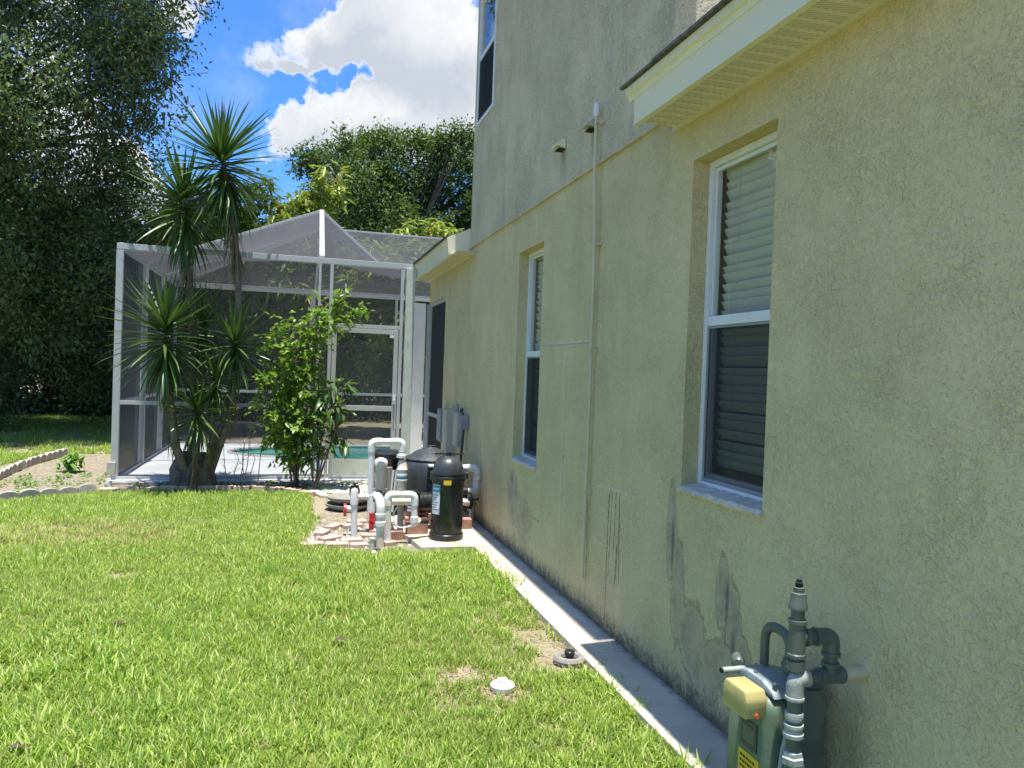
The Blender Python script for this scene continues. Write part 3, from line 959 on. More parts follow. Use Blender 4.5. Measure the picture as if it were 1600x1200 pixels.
def window(op, X, name_label, screen=True, blinds=True, mid=None, depth=0.085):
    """double hung vinyl window: frame, sashes, panes, insect screen on the lower half, blind behind"""
    y0, y1, z0, z1 = op
    x0 = X + depth
    fw = 0.035
    mid = mid if mid is not None else (z0 + z1) / 2
    mb = MB()
    # outer frame as four butted members
    mb.box(x0, x0 + 0.06, y0 + 0.002, y0 + fw, z0 + 0.002, z1 - 0.002)
    mb.box(x0, x0 + 0.06, y1 - fw, y1 - 0.002, z0 + 0.002, z1 - 0.002)
    mb.box(x0, x0 + 0.06, y0 + fw, y1 - fw, z1 - fw, z1 - 0.002)
    mb.box(x0, x0 + 0.06, y0 + fw, y1 - fw, z0 + 0.002, z0 + fw)
    fr = mb.build('window', VINYL, house, bevel=0.003)
    fr['label'] = name_label

    def sub(mb_, n_, mat, **k):
        o_ = mb_.build(n_, mat, None, **k)
        o_.parent = fr
        return o_
    a, b = y0 + fw + 0.002, y1 - fw - 0.002
    sub(MB().box(x0 + 0.004, x0 + 0.046, a, b, mid - 0.024, mid + 0.024), 'meeting_rail', VINYL, bevel=0.004)
    sw = 0.026
    lo = MB()
    lo.box(x0 + 0.018, x0 + 0.042, a, a + sw, z0 + fw + .002, mid - 0.025)
    lo.box(x0 + 0.018, x0 + 0.042, b - sw, b, z0 + fw + .002, mid - 0.025)
    lo.box(x0 + 0.018, x0 + 0.042, a + sw, b - sw, z0 + fw + .002, z0 + fw + 0.04)
    sub(lo, 'lower_sash', VINYL)
    upf = MB()
    upf.box(x0 + 0.020, x0 + 0.044, a, a + 0.014, mid + 0.025, z1 - fw - .002)
    upf.box(x0 + 0.020, x0 + 0.044, b - 0.014, b, mid + 0.025, z1 - fw - .002)
    upf.box(x0 + 0.020, x0 + 0.044, a + 0.014, b - 0.014, z1 - fw - 0.02, z1 - fw - .002)
    sub(upf, 'upper_sash', VINYL)
    sub(MB().quad((x0 + 0.030, a + 0.014, mid + 0.024), (x0 + 0.030, b - 0.014, mid + 0.024), (x0 + 0.030, b - 0.014, z1 - fw - 0.02), (x0 + 0.030, a + 0.014, z1 - fw - 0.02)), 'pane', GLASS)
    sub(MB().quad((x0 + 0.034, a + sw, z0 + fw + 0.04), (x0 + 0.034, b - sw, z0 + fw + 0.04), (x0 + 0.034, b - sw, mid - 0.024), (x0 + 0.034, a + sw, mid - 0.024)), 'pane', GLASS)
    if screen:
        sf = MB()
        sf.box(x0 + 0.006, x0 + 0.014, a, a + 0.014, z0 + fw + 0.002, mid - 0.026)
        sf.box(x0 + 0.006, x0 + 0.014, b - 0.014, b, z0 + fw + 0.002, mid - 0.026)
        sf.box(x0 + 0.006, x0 + 0.014, a + 0.014, b - 0.014, z0 + fw + 0.002, z0 + fw + 0.018)
        sf.box(x0 + 0.006, x0 + 0.014, a + 0.014, b - 0.014, mid - 0.036, mid - 0.026)
        sub(sf, 'screen_frame', GREYBOX)
        sub(MB().quad((x0 + 0.010, a + 0.014, z0 + fw + 0.018), (x0 + 0.010, b - 0.014, z0 + fw + 0.018), (x0 + 0.010, b - 0.014, mid - 0.036), (x0 + 0.010, a + 0.014, mid - 0.036)), 'insect_screen', WIN_SCREEN)
    if blinds:
        xb = x0 + 0.085
        sl = MB()
        sl.prism([(xb - 0.015, 0.023), (xb - 0.012, 0.025), (xb + 0.015, -0.022), (xb + 0.012, -0.024)], y0 + 0.045, y1 - 0.045)
        zz = z1 - 0.09
        first = None
        k = 0
        rr = random.Random(int(y0 * 100))
        while zz > z0 + 0.10:
            if first is None:
                sm = sl.build('slat', BLIND, None)
                first = sm
                sm.parent = fr
            else:
                sm = bpy.data.objects.new('slat', first.data)
                COL.objects.link(sm)
                sm.parent = fr
            sm.location = (0, rr.uniform(-.002, .002), zz + rr.uniform(-.0006, .0006))
            sm.rotation_euler = (rr.uniform(-.003, .003), 0, 0)
            zz -= 0.0445
            k += 1
        hr = MB().box(xb - 0.02, xb + 0.03, y0 + 0.045, y1 - 0.055, z1 - 0.065, z1 - 0.02)
        sub(hr, 'head_rail', BLIND)
        cords = MB()
        for q in (0.25, 0.75):
            yy = y0 + (y1 - y0) * q
            cords.box(xb - 0.016, xb - 0.014, yy - 0.001, yy + 0.001, z0 + 0.1, z1 - 0.06)
        sub(cords, 'blind_cord', BLIND)
    # the room behind, closed box
    rm = MB()
    rx0, rx1 = x0 + 0.062, x0 + 1.6
    a_, b_, c_, d_ = y0 - 0.25, y1 + 0.25, z0 - 0.3, z1 + 0.12
    for q in (((rx1, a_, c_), (rx1, b_, c_), (rx1, b_, d_), (rx1, a_, d_)), ((rx0, a_, c_), (rx1, a_, c_), (rx1, a_, d_), (rx0, a_, d_)),
              ((rx0, b_, c_), (rx1, b_, c_), (rx1, b_, d_), (rx0, b_, d_)), ((rx0, a_, c_), (rx1, a_, c_), (rx1, b_, c_), (rx0, b_, c_)),
              ((rx0, a_, d_), (rx1, a_, d_), (rx1, b_, d_), (rx0, b_, d_))):
        rm.quad(*q)
    sub(rm, 'room', INTERIOR)
    return fr


w1 = window(W1, WX, 'near ground floor window with white blind behind the glass', mid=1.885)
w2 = window(W2, WX, 'far ground floor window, narrow and in shade', mid=1.765)
w3 = window(W3, WX - 0.008, 'upper storey window at the far corner reflecting sky', mid=4.98, depth=-0.012, blinds=False)


# sills, rough and chipped
def sill(op, parent):
    y0, y1, z0, z1 = op
    mb_ = MB()
    n = 26
    rr = random.Random(int(y0 * 10))
    for i in range(n + 1):
        yy = y0 - 0.006 + (y1 - y0 + 0.012) * i / n
        dx = 0.006 * math.sin(i * .9) + rr.uniform(-.003, .004)
        dz = 0.002 * math.sin(i * 1.7) + rr.uniform(-.0015, .0015)
        mb_.v += [(WX - 0.012 + dx, yy, z0 - 0.026 + rr.uniform(-.005, .005)), (WX - 0.020 + dx, yy, z0 - 0.012 + dz), (WX - 0.010 + dx, yy, z0 + 0.004 + dz), (WX + 0.084, yy, z0 + 0.020 + dz), (WX + 0.084, yy, z0 - 0.030)]
    for i in range(n):
        for j in range(5):
            q = i * 5
            mb_.f.append((q + j, q + (j + 1) % 5, q + 5 + (j + 1) % 5, q + 5 + j))
    mb_.f += [tuple(range(5)), tuple(n * 5 + j for j in range(5))]
    o_ = mb_.build('sill', SILL, None)
    o_.parent = parent
    return o_


sill(W1, w1)
sill(W2, w2)

# opening to the lanai: white trim with screens
sc_ = MB()
sc_.box(1.862, 1.90, 9.775, 9.82, 0.05, 2.55)
sc_.box(1.862, 1.90, 10.95, 10.995, 0.05, 2.55)
sc_.box(1.862, 1.90, 9.82, 10.95, 2.50, 2.548)
sc_.box(1.862, 1.90, 9.82, 10.95, 0.95, 1.0)
hp(sc_, 'lanai_frame', ALU)
hp(MB().quad((1.882, 9.82, 0.05), (1.882, 10.95, 0.05), (1.882, 10.95, 2.5), (1.882, 9.82, 2.5)), 'lanai_screen', CAGE_SCREEN)

# vent hoods on the upper wall
for k, (yy, zz) in enumerate(((5.33, 3.27), (4.72, 3.235))):
    o_ = MB()
    o_.prism([(WX - 0.009, zz - 0.035), (WX - 0.009, zz + 0.040), (WX - 0.020, zz + 0.040), (WX - 0.085, zz - 0.004), (WX - 0.085, zz - 0.018), (WX - 0.065, zz - 0.018)], yy - 0.05, yy + 0.05)
    v_ = o_.build('vent_hood', FASCIA if k == 0 else BEIGEBOX, house, bevel=0.004)
    v_['label'] = 'vent hood farther from the white pipe' if k == 0 else 'vent hood partly behind the white pipe'
    fl = MB().box(WX - 0.064, WX - 0.012, yy - 0.044, yy + 0.044, zz - 0.040, zz - 0.036).build('flap', DARKVOID, None)
    fl.parent = v_

# white vertical vent pipe fixed to the wall
pp = thing('wall_pipe', 'thin cream pipe running up the stucco between the two windows', 'pipe', (1.81, 4.59, 0.3))
PIPEM = simple('painted_pipe', (0.58, 0.52, 0.33), 0.6, var=0.06)
py = MB().tube([(1.818, 4.59, 0.30), (1.822, 4.585, 1.3), (1.818, 4.59, 2.44), (1.803, 4.60, 2.95), (1.803, 4.603, 3.30)], 0.0110, 12)
py.build('pipe', PIPEM, pp, smooth=True)
MB().lathe((1.803, 4.603, 3.25), [(0.0145, 0), (0.019, 0.004), (0.019, 0.07), (0.016, 0.085), (0.004, 0.09)], 14).build('cap', PVC, pp, smooth=True)
MB().lathe((1.818, 4.59, 2.41), [(0.014, 0), (0.018, 0.003), (0.018, 0.04), (0.014, 0.045)], 14).build('coupling', PIPEM, pp, smooth=True)
for zz in (0.85, 1.75, 2.43, 3.20):
    MB().box(1.800 if zz < 3 else 1.785, 1.849 if zz < 3 else 1.841, 4.565, 4.572, zz, zz + 0.018).box(1.838 if zz < 3 else 1.829, 1.849 if zz < 3 else 1.8405, 4.545, 4.565, zz, zz + 0.018).build('pipe_clip', PIPEM, pp)

# electrical boxes on the wall behind the pump
def wallbox(name, label, y0, y1, z0, z1, d_, mat, cat='utility box'):
    t = thing(name, label, cat, (WX, (y0 + y1) / 2, z0))
    MB().box(WX - d_, WX - 0.001, y0, y1, z0, z1).build('case', mat, t, bevel=0.005)
    MB().box(WX - d_ - 0.006, WX - d_ - 0.0005, y0 + 0.01, y1 - 0.01, z0 + 0.012, z1 - 0.012).build('cover', mat, t, bevel=0.002)
    return t


wallbox('breaker_box', 'flat grey electrical box on the wall nearest the lanai opening', 9.30, 9.55, 0.72, 1.12, 0.10, GREYBOX)
wallbox('pump_timer_box', 'tall cream timer box on the wall, between two grey boxes', 8.86, 9.12, 0.42, 1.14, 0.11, BEIGEBOX)
t = wallbox('switch_box', 'small grey switch box on the wall with a cable hanging below it', 8.16, 8.34, 0.96, 1.11, 0.08, GREYBOX)
MB().tube([(1.81, 8.25, 0.96), (1.80, 8.25, 0.80), (1.80, 8.30, 0.62), (1.81, 8.36, 0.50), (1.82, 8.36, 0.35)], 0.014, 8).build('cable', CABLE, t, smooth=True)
MB().box(1.79, 1.848, 8.31, 8.41, 0.20, 0.42).build('conduit_body', GREYBOX, t, bevel=0.008)
t = wallbox('conduit_box', 'cream junction box beside the small grey switch box', 8.42, 8.68, 0.74, 1.13, 0.07, BEIGEBOX)
MB().tube([(1.80, 8.40, 1.13), (1.80, 8.36, 1.18), (1.80, 8.30, 1.18), (1.80, 8.27, 1.12)], 0.011, 8).build('cable', CABLE, t, smooth=True)
MB().tube([(1.81, 8.60, 1.13), (1.81, 8.60, 1.22)], 0.014, 8).build('conduit', GREYBOX, t, smooth=True)

# ================================================================== POOL CAGE
cage = thing('pool_screen_enclosure', 'white framed screened pool enclosure with pitched mesh roof', 'pool enclosure', (-2.17, 10.8, 0.055))
ZE = 3.03
A = Vector((-2.17, 10.8, ZE)); B = Vector((1.50, 10.8, ZE)); Mid = Vector((0.318, 10.8, ZE))
L2 = Vector((-2.17, 12.4, ZE)); L3 = Vector((-2.17, 14.0, ZE)); L4 = Vector((-2.17, 15.55, ZE))
P1 = Vector((0.342, 12.5, 4.03)); P2 = Vector((0.385, 14.0, 4.02)); R2 = Vector((3.7, 14.0, 4.0))
V1 = Vector((1.50, 12.5, 3.06)); V2 = Vector((3.7, 12.5, 3.06)); BK = Vector((3.7, 15.55, ZE))
cols = []


def member(name, a, b, w_=0.05, h_=0.05, mat=ALU, label=None):
    o_ = MB().bar(a, b, w_, h_).build(name, mat, cage, bevel=0.003)
    if label:
        o_['label'] = label
    return o_


def z0p(v, z=0.055):
    return Vector((v[0], v[1], z))


member('post', z0p(A), A + Vector((0, 0, -.05)), 0.085, 0.06)
for q in (L2, L3, L4):
    member('post', z0p(q), q + Vector((0, 0, -.05)), 0.13 if q is not L4 else 0.07, 0.05, ALU)
member('beam', A + Vector((-.04, 0, 0)), B + Vector((.08, 0, 0)), 0.05, 0.075)
member('beam', A + Vector((0, .026, 0)), L4, 0.05, 0.10)
member('beam', L4 + Vector((.03, 0, 0)), BK, 0.05, 0.10)
member('king_rafter', Mid + Vector((0, .02, .052)), P1, 0.07, 0.05)
member('rafter', L2 + Vector((.03, 0, 0)), P1, 0.04, 0.05)
member('rafter', L3 + Vector((.03, 0, 0)), P2, 0.04, 0.05)
member('rafter', L4, P2, 0.035, 0.04)
member('rafter', V1, P1, 0.04, 0.045)
member('ridge', P1, P2, 0.035, 0.04)
member('ridge', P2, R2, 0.04, 0.03)
member('rafter', P2, Vector((0.385, 15.55, ZE)), 0.05, 0.07)
member('rail', A + Vector((.04, 0, -ZE + 1.04)), Vector((0.42, 10.8, 1.04)), 0.045, 0.05)
member('rail', z0p(A, 1.04) + Vector((0, .03, 0)), z0p(L4, 1.04), 0.045, 0.05)
member('rail', z0p(L4, 1.06) + Vector((.03, 0, 0)), z0p(BK, 1.06), 0.045, 0.05)
member('sill_rail', z0p(A, .075) + Vector((.04, 0, 0)), Vector((0.42, 10.8, .075)), 0.05, 0.035)
member('sill_rail', z0p(A, .075) + Vector((0, .035, 0)), z0p(L4, .075), 0.10, 0.035)
member('sill_rail', z0p(L4, .075) + Vector((.03, 0, 0)), z0p(BK, .075), 0.05, 0.035)
for xx in (0.30, 0.455):
    member('post', (xx, 10.8, 0.055), (xx, 10.8, ZE - 0.040), 0.035 if xx < .4 else 0.045, 0.05)
for xx in (0.29, 1.94, 3.68):
    member('post', (xx, 15.55, 0.055), (xx, 15.55, ZE - 0.052), 0.05, 0.05)
bp = MB().tube([(0.24, 14.0, 0.055), (0.25, 14.0, 1.5), (0.31, 14.0, 2.8), (0.38, 14.0, 3.98)], 0.021, 10)
o_ = bp.build('prop_pole', ALU, cage, smooth=True); o_['label'] = 'slightly bowed thin pole under the ridge'
member('post', (1.42, 10.8, 0.0), (1.42, 10.8, ZE - 0.052), 0.045, 0.05)
o_ = member('downspout_post', (1.53, 10.77, 0.0), (1.53, 10.77, ZE - 0.03), 0.125, 0.08, ALGAE)
o_['label'] = 'wide end post streaked with green algae'
member('corner_bracket', (-2.2, 10.76, 0.12), (-2.2, 10.76, 0.28), 0.10, 0.05, BEIGEBOX)

# screen panels
def sag(poly, parent, mat, n=8, drop=0.05, name='screen_panel'):
    """a panel of mesh cloth stretched over 3 or 4 corners, hanging slightly between them"""
    poly = [Vector(p) for p in poly]
    mb_ = MB()
    quad = poly if len(poly) == 4 else [poly[0], poly[1], poly[2], poly[2]]
    for i in range(n + 1):
        for j in range(n + 1):
            u, v = i / n, j / n
            p = (quad[0] * (1 - u) + quad[1] * u) * (1 - v) + (quad[3] * (1 - u) + quad[2] * u) * v
            s = math.sin(math.pi * u) * math.sin(math.pi * v)
            p = p - Vector((0, 0, drop * s))
            mb_.v.append(tuple(p))
    for i in range(n):
        for j in range(n):
            a = i * (n + 1) + j
            mb_.f.append((a, a + 1, a + n + 2, a + n + 1))
    o_ = mb_.build(name, mat, parent, smooth=True)
    return o_


def flat(pts):
    return MB().quad(*pts).build('screen_panel', CAGE_SCREEN, cage)


yf = 10.803
for x0_, x1_ in ((-2.13, 0.28), (0.32, 0.43)):
    flat([(x0_, yf, .09), (x1_, yf, .09), (x1_, yf, 1.018), (x0_, yf, 1.018)])
    flat([(x0_, yf, 1.062), (x1_, yf, 1.062), (x1_, yf, 2.98), (x0_, yf, 2.98)])
flat([(0.48, yf, 2.19), (1.40, yf, 2.19), (1.40, yf, 2.98), (0.48, yf, 2.98)])
for (ya, yb) in ((10.84, 12.32), (12.48, 13.92), (14.08, 15.50)):
    flat([(-2.17, ya, .09), (-2.17, yb, .09), (-2.17, yb, 1.018), (-2.17, ya, 1.018)])
    flat([(-2.17, ya, 1.062), (-2.17, yb, 1.062), (-2.17, yb, 2.98), (-2.17, ya, 2.98)])
for (xa, xb) in ((-2.13, -0.93), (-0.87, 0.26), (0.32, 1.91), (1.97, 3.65)):
    flat([(xa, 15.55, .09), (xb, 15.55, .09), (xb, 15.55, 1.04), (xa, 15.55, 1.04)])
    flat([(xa, 15.55, 1.082), (xb, 15.55, 1.082), (xb, 15.55, 2.98), (xa, 15.55, 2.98)])
sag([A, Mid, L2], cage, ROOF_SCREEN, drop=0.02)
sag([Mid, P1, L2], cage, ROOF_SCREEN, drop=0.06)
sag([Mid, V1, P1], cage, ROOF_SCREEN, drop=0.05)
sag([Mid, B, V1], cage, ROOF_SCREEN, drop=0.01)
sag([L2, P1, P2, L3], cage, ROOF_SCREEN, drop=0.10)
sag([L3, P2, L4], cage, ROOF_SCREEN, drop=0.05)
sag([V1, P2, P1], cage, ROOF_SCREEN, drop=0.10)
sag([V1, V2, R2, P2], cage, ROOF_SCREEN, drop=0.14)
sag([L4, P2, R2, BK], cage, ROOF_SCREEN, drop=0.10)

# screen door in the front of the cage
door = MB()
dx0, dx1, dz0, dz1 = 0.485, 1.385, 0.075, 2.13
dy = 10.785
door.box(dx0, dx0 + 0.06, dy - 0.02, dy + 0.02, dz0, dz1)
door.box(dx1 - 0.06, dx1, dy - 0.02, dy + 0.02, dz0, dz1)
door.box(dx0 + 0.06, dx1 - 0.06, dy - 0.02, dy + 0.02, dz1 - 0.06, dz1)
door.box(dx0 + 0.06, dx1 - 0.06, dy - 0.02, dy + 0.02, 1.0, 1.07)
door.box(dx0 + 0.06, dx1 - 0.06, dy - 0.02, dy + 0.02, dz0, 0.10)
door = door.build('door', ALU, cage, bevel=0.003)


def dsub(mb_, n_, mat, **k):
    o_ = mb_.build(n_, mat, None, **k)
    o_.parent = door
    return o_


dsub(MB().box(dx0 + 0.062, dx1 - 0.062, dy - 0.006, dy + 0.006, 0.105, 0.33), 'kick_plate', ALGAE)
dsub(MB().quad((dx0 + .06, dy, .33), (dx1 - .06, dy, .33), (dx1 - .06, dy, .998), (dx0 + .06, dy, .998)), 'door_screen', CAGE_SCREEN)
dsub(MB().quad((dx0 + .06, dy, 1.07), (dx1 - .06, dy, 1.07), (dx1 - .06, dy, 2.07), (dx0 + .06, dy, 2.07)), 'door_screen', CAGE_SCREEN)
dsub(MB().box(dx1 - 0.05, dx1 - 0.02, dy - 0.05, dy - 0.021, 1.10, 1.22).box(dx1 - 0.045, dx1 - 0.03, dy - 0.08, dy - 0.05, 1.15, 1.17), 'handle', PVC, bevel=0.003)
dsub(MB().box(dx1 - 0.12, dx1 - 0.06, dy - 0.04, dy - 0.021, 2.02, 2.06), 'closer', PVC)
member('door_header', (0.48, 10.8, 2.165), (1.40, 10.8, 2.165), 0.05, 0.05)
# column of the patio inside and ceiling edge
member('patio_column', (1.98, 12.9, 0.055), (1.98, 12.9, 2.7), 0.22, 0.22, ALU, 'white square column inside by the house')

# doorstep slab and rubble in front of the enclosure
st = MB().prism([(0.20, 10.05), (0.35, 9.55), (1.0, 9.5), (1.5, 9.7), (1.5, 10.7), (0.25, 10.7)], 0.0, 0.035, 'z').build('doorstep_slab', CONC_L, bevel=0.006)
tag(st, kind='structure')
fr_ = MB().box(-2.2, 0.2, 10.64, 10.71, -0.05, 0.040).build('slab_edge', SCALLOP, bevel=0.006)
tag(fr_, kind='structure')

# ================================================================== VEGETATION
def leaf_mesh(name, cen, dirs, nrm_, L, W, mat, fold=0.18):
    """many separate folded leaves: each a diamond of two faces with a keel"""
    n = len(cen)
    dirs = dirs / (np.linalg.norm(dirs, axis=1, keepdims=True) + 1e-9)
    side = np.cross(dirs, nrm_)
    side /= (np.linalg.norm(side, axis=1, keepdims=True) + 1e-9)
    up = np.cross(side, dirs)
    L = np.broadcast_to(np.asarray(L, float).reshape(-1, 1), (n, 1))
    W = np.broadcast_to(np.asarray(W, float).reshape(-1, 1), (n, 1))
    v = np.empty((n, 4, 3))
    v[:, 0] = cen
    v[:, 1] = cen + dirs * L * 0.45 + side * W * 0.5 + up * W * fold
    v[:, 2] = cen + dirs * L - up * L * 0.10
    v[:, 3] = cen + dirs * L * 0.45 - side * W * 0.5 + up * W * fold
    me = bpy.data.meshes.new(name)
    me.vertices.add(n * 4)
    me.vertices.foreach_set('co', v.reshape(-1))
    me.loops.add(n * 6)
    base = (np.arange(n) * 4)[:, None]
    idx = (base + np.array([0, 1, 2, 0, 2, 3])).reshape(-1)
    me.loops.foreach_set('vertex_index', idx.astype(np.int32))
    me.polygons.add(n * 2)
    me.polygons.foreach_set('loop_start', (np.arange(n * 2) * 3).astype(np.int32))
    me.update(calc_edges=True)
    me.materials.append(mat)
    return me


def unit(n):
    v = rng.normal(size=(n, 3))
    return v / np.linalg.norm(v, axis=1, keepdims=True)


def crown_arrays(lobes, sprays_per_m3, leaves, L, W, spread=0.35, droop=0.3, shell=0.55, seedless=None):
    """lobes: (cx,cy,cz, rx,ry,rz). Sprays sit in the outer shell of each lobe, leaves along each spray."""
    C_, D_, N_ = [], [], []
    ends = []
    for (cx, cy, cz, rx, ry, rz) in lobes:
        ns = max(6, int(sprays_per_m3 * rx * ry * rz * 4.19))
        u = unit(ns)
        rad = (shell + (1.12 - shell) * rng.random((ns, 1)) ** 0.8)
        p = np.array([cx, cy, cz]) + u * rad * np.array([rx, ry, rz])
        ax = u * 0.8 + rng.normal(size=(ns, 3)) * 0.5 + np.array([0, 0, -droop])
        ax /= np.linalg.norm(ax, axis=1, keepdims=True)
        ends.append(p)
        t = rng.random((ns, leaves, 1))
        q = p[:, None, :] + ax[:, None, :] * (t - 0.3) * spread * 1.6 + rng.normal(size=(ns, leaves, 3)) * spread * 0.30
        q[..., 2] -= (t[..., 0] ** 2) * droop * spread
        dd = ax[:, None, :] * 0.6 + rng.normal(size=(ns, leaves, 3)) * 0.65 + np.array([0, 0, -droop * 0.6])
        nn = rng.normal(size=(ns, leaves, 3)) * 0.55 + np.array([0, 0, 1.0])
        C_.append(q.reshape(-1, 3)); D_.append(dd.reshape(-1, 3)); N_.append(nn.reshape(-1, 3))
    C_ = np.concatenate(C_); D_ = np.concatenate(D_); N_ = np.concatenate(N_)
    k = len(C_)
    s = 0.7 + 0.6 * rng.random(k)
    return C_, D_, N_, L * s, W * s, np.concatenate(ends)


def limbs(base, top, r0, targets, rr, bark=BARK, name='trunk', parent=None, nseg=6):
    """tapered trunk with limbs that fork out towards the crown"""
    mb_ = MB()
    base = Vector(base); top = Vector(top)
    pts = []
    for i in range(nseg + 1):
        t = i / nseg
        p = base.lerp(top, t) + Vector((rr.uniform(-1, 1), rr.uniform(-1, 1), 0)) * 0.10 * math.sin(t * 3.1) * (top - base).length * 0.25
        pts.append(p)
    mb_.tube(pts, [r0 * (1.35 if i == 0 else 1 - 0.55 * i / nseg) for i in range(nseg + 1)], 9)
    for tg in targets:
        tg = Vector(tg)
        k = rr.randint(nseg // 2, nseg)
        a = pts[k]
        md = a.lerp(tg, 0.5) + Vector((rr.uniform(-.3, .3), rr.uniform(-.3, .3), 0.25)) * (tg - a).length * 0.25
        r1 = r0 * 0.42
        mb_.tube([a, a.lerp(md, 0.5) + Vector((0, 0, 0.02)), md, md.lerp(tg, 0.6), tg], [r1, r1 * 0.8, r1 * 0.55, r1 * 0.3, r1 * 0.1], 6)
        for q in range(3):
            t2 = tg + Vector((rr.uniform(-1, 1), rr.uniform(-1, 1), rr.uniform(-.6, .4))) * min(0.9, (tg - a).length * 0.16)
            mb_.tube([md, md.lerp(t2, 0.5) + Vector((0, 0, .05)), t2], [r1 * 0.35, r1 * 0.2, r1 * 0.05], 4)
    return mb_.build(name, bark, parent, smooth=True)


def tree(name, label, cat, loc, lobes, dens, leaves, L, W, mat, r0, top, group=None, seed=1, **kw):
    """lobes and top are relative to loc"""
    rr = random.Random(seed)
    t = thing(name, label, cat, loc, group)
    C_, D_, N_, l_, w_, ends = crown_arrays(lobes, dens, leaves, L, W, **kw)
    me = leaf_mesh('crown', C_, D_, N_, l_, w_, mat)
    cr = bpy.data.objects.new('crown', me)
    COL.objects.link(cr)
    cr.parent = t
    tk = limbs((0, 0, -0.1), top, r0, [(l[0], l[1], l[2]) for l in (lobes if len(lobes) < 30 else lobes[::len(lobes) // 22])], rr, parent=None)
    tk.parent = t
    return t


def copy_tree(t, loc, rz, sc, label, group=None):
    c = t.copy(); COL.objects.link(c)
    c.location = loc; c.rotation_euler = (0, 0, rz); c.scale = sc
    c['label'] = label
    if group:
        c['group'] = group
    for ch in list(t.children):
        k = ch.copy(); COL.objects.link(k); k.parent = c
    return c


# ---- large live oak over the left of the yard
TL = Vector((-9.2, 18.5, 0))
def rel(px, py, Y, r):
    p = at(px, py, Y=Y) - TL
    return (p.x, p.y, p.z, *r)


lobes = []
for (px, py, Y, r) in [
    (60, 40, 17, (2.3, 2.2, 1.7)), (150, 60, 16.5, (1.3, 1.6, 1.1)), (40, 150, 16, (2.0, 2.2, 1.5)), (130, 150, 16.5, (1.2, 1.5, 1.1)),
    (185, 120, 16, (0.75, 1.0, 0.9)), (205, 45, 15.5, (0.6, 0.8, 0.5)), (30, 260, 17, (2.0, 2.2, 1.3)), (120, 235, 17, (1.1, 1.6, 0.85)),
    (165, 210, 16.5, (0.6, 0.9, 0.7)), (60, 350, 18, (2.2, 2.2, 1.3)), (130, 320, 18, (1.0, 1.6, 0.7)), (10, 430, 17, (2.0, 2.4, 1.5)),
    (90, 440, 18.5, (1.9, 2.0, 1.3)), (160, 400, 20, (1.2, 1.6, 1.1)), (-120, 100, 17, (2.6, 2.5, 2.4)), (-140, 330, 17, (2.6, 2.5, 2.2)),
    (60, -80, 18, (2.4, 2.4, 1.5)), (-60, -160, 18, (3.0, 2.6, 1.8)), (120, -60, 18, (1.1, 1.6, 1.0)), (20, 540, 19.5, (2.0, 2.0, 1.3)), (-120, 520, 19, (2.6, 2.4, 1.7)), (120, 520, 20.5, (1.5, 1.6, 1.2))]:
    lobes.append(rel(px, py, Y, r))
def clumps(lobes, n, f0, f1, seed):
    """break each big lobe into smaller separate clumps"""
    rr = random.Random(seed)
    out_ = []
    for (cx, cy, cz, rx, ry, rz) in lobes:
        for i in range(n):
            while True:
                u = Vector((rr.uniform(-1, 1), rr.uniform(-1, 1), rr.uniform(-1, 1)))
                if u.length < 1:
                    break
            u = u * (0.95 if u.length > .6 else 1.2)
            s = rr.uniform(f0, f1)
            out_.append((cx + u.x * rx, cy + u.y * ry, cz + u.z * rz, s * rx, s * ry, s * rz))
    return out_


lobes = clumps(lobes, 9, .25, .44, 55)
lobes = [l for i, l in enumerate(lobes) if l[2] < 4.5 or i % 6 < 5]
for (px, py, Y, r) in [(200, -230, 17, (2.6, 2.6, 1.5)), (90, -260, 16, (2.6, 2.6, 1.4)), (230, -300, 19.5, (2.4, 2.6, 1.4)), (20, -260, 20, (2.8, 2.8, 1.4))]:
    lobes += clumps([rel(px, py, Y, r)], 9, .36, .55, int(px))
oak = tree('oak_tree', 'large live oak with small grey green leaves filling the left side', 'tree', TL, lobes, 27, 28, 0.100, 0.050, OAK, 0.42, (0.4, -0.3, 5.5), seed=4, spread=0.42, droop=0.35)
# thin sprays that reach out into the sky on its right side
sp_pts = []
tw = MB()
rr = random.Random(9)
for (x0_, y0_, x1_, y1_, Y) in [(185, 60, 262, 22, 15.5), (190, 90, 290, 50, 15.3), (190, 120, 250, 75, 15.3), (200, 140, 285, 135, 15.6), (195, 170, 245, 190, 16), (215, 30, 285, 10, 15.5),
                                (150, 250, 215, 215, 16.5), (160, 265, 232, 285, 17), (165, 285, 225, 305, 17.5), (150, 300, 200, 340, 18), (170, 200, 225, 165, 16), (150, 330, 215, 355, 18.5), (180, 15, 245, 4, 15.5), (195, 80, 262, 88, 15.4)]:
    a = at(x0_, y0_, Y=Y); b = at(x1_, y1_, Y=Y)
    prev = a
    pts = [a]
    for i in range(1, 9):
        t_ = i / 8
        p = a.lerp(b, t_) + Vector((rr.uniform(-.1, .1), rr.uniform(-.25, .25), rr.uniform(-.1, .1) - 0.25 * t_ * t_ * 0.6))
        pts.append(p)
        for q in range(10):
            sp_pts.append(p + Vector((rr.gauss(0, .14), rr.gauss(0, .16), rr.gauss(-.05, .15)))) if rr.random() < 0.8 else None
    tw.tube([p - TL for p in pts], [0.022 * (1 - i / 9.5) for i in range(9)], 5)
sp = np.array([list(p - TL) for p in sp_pts])
k = len(sp)
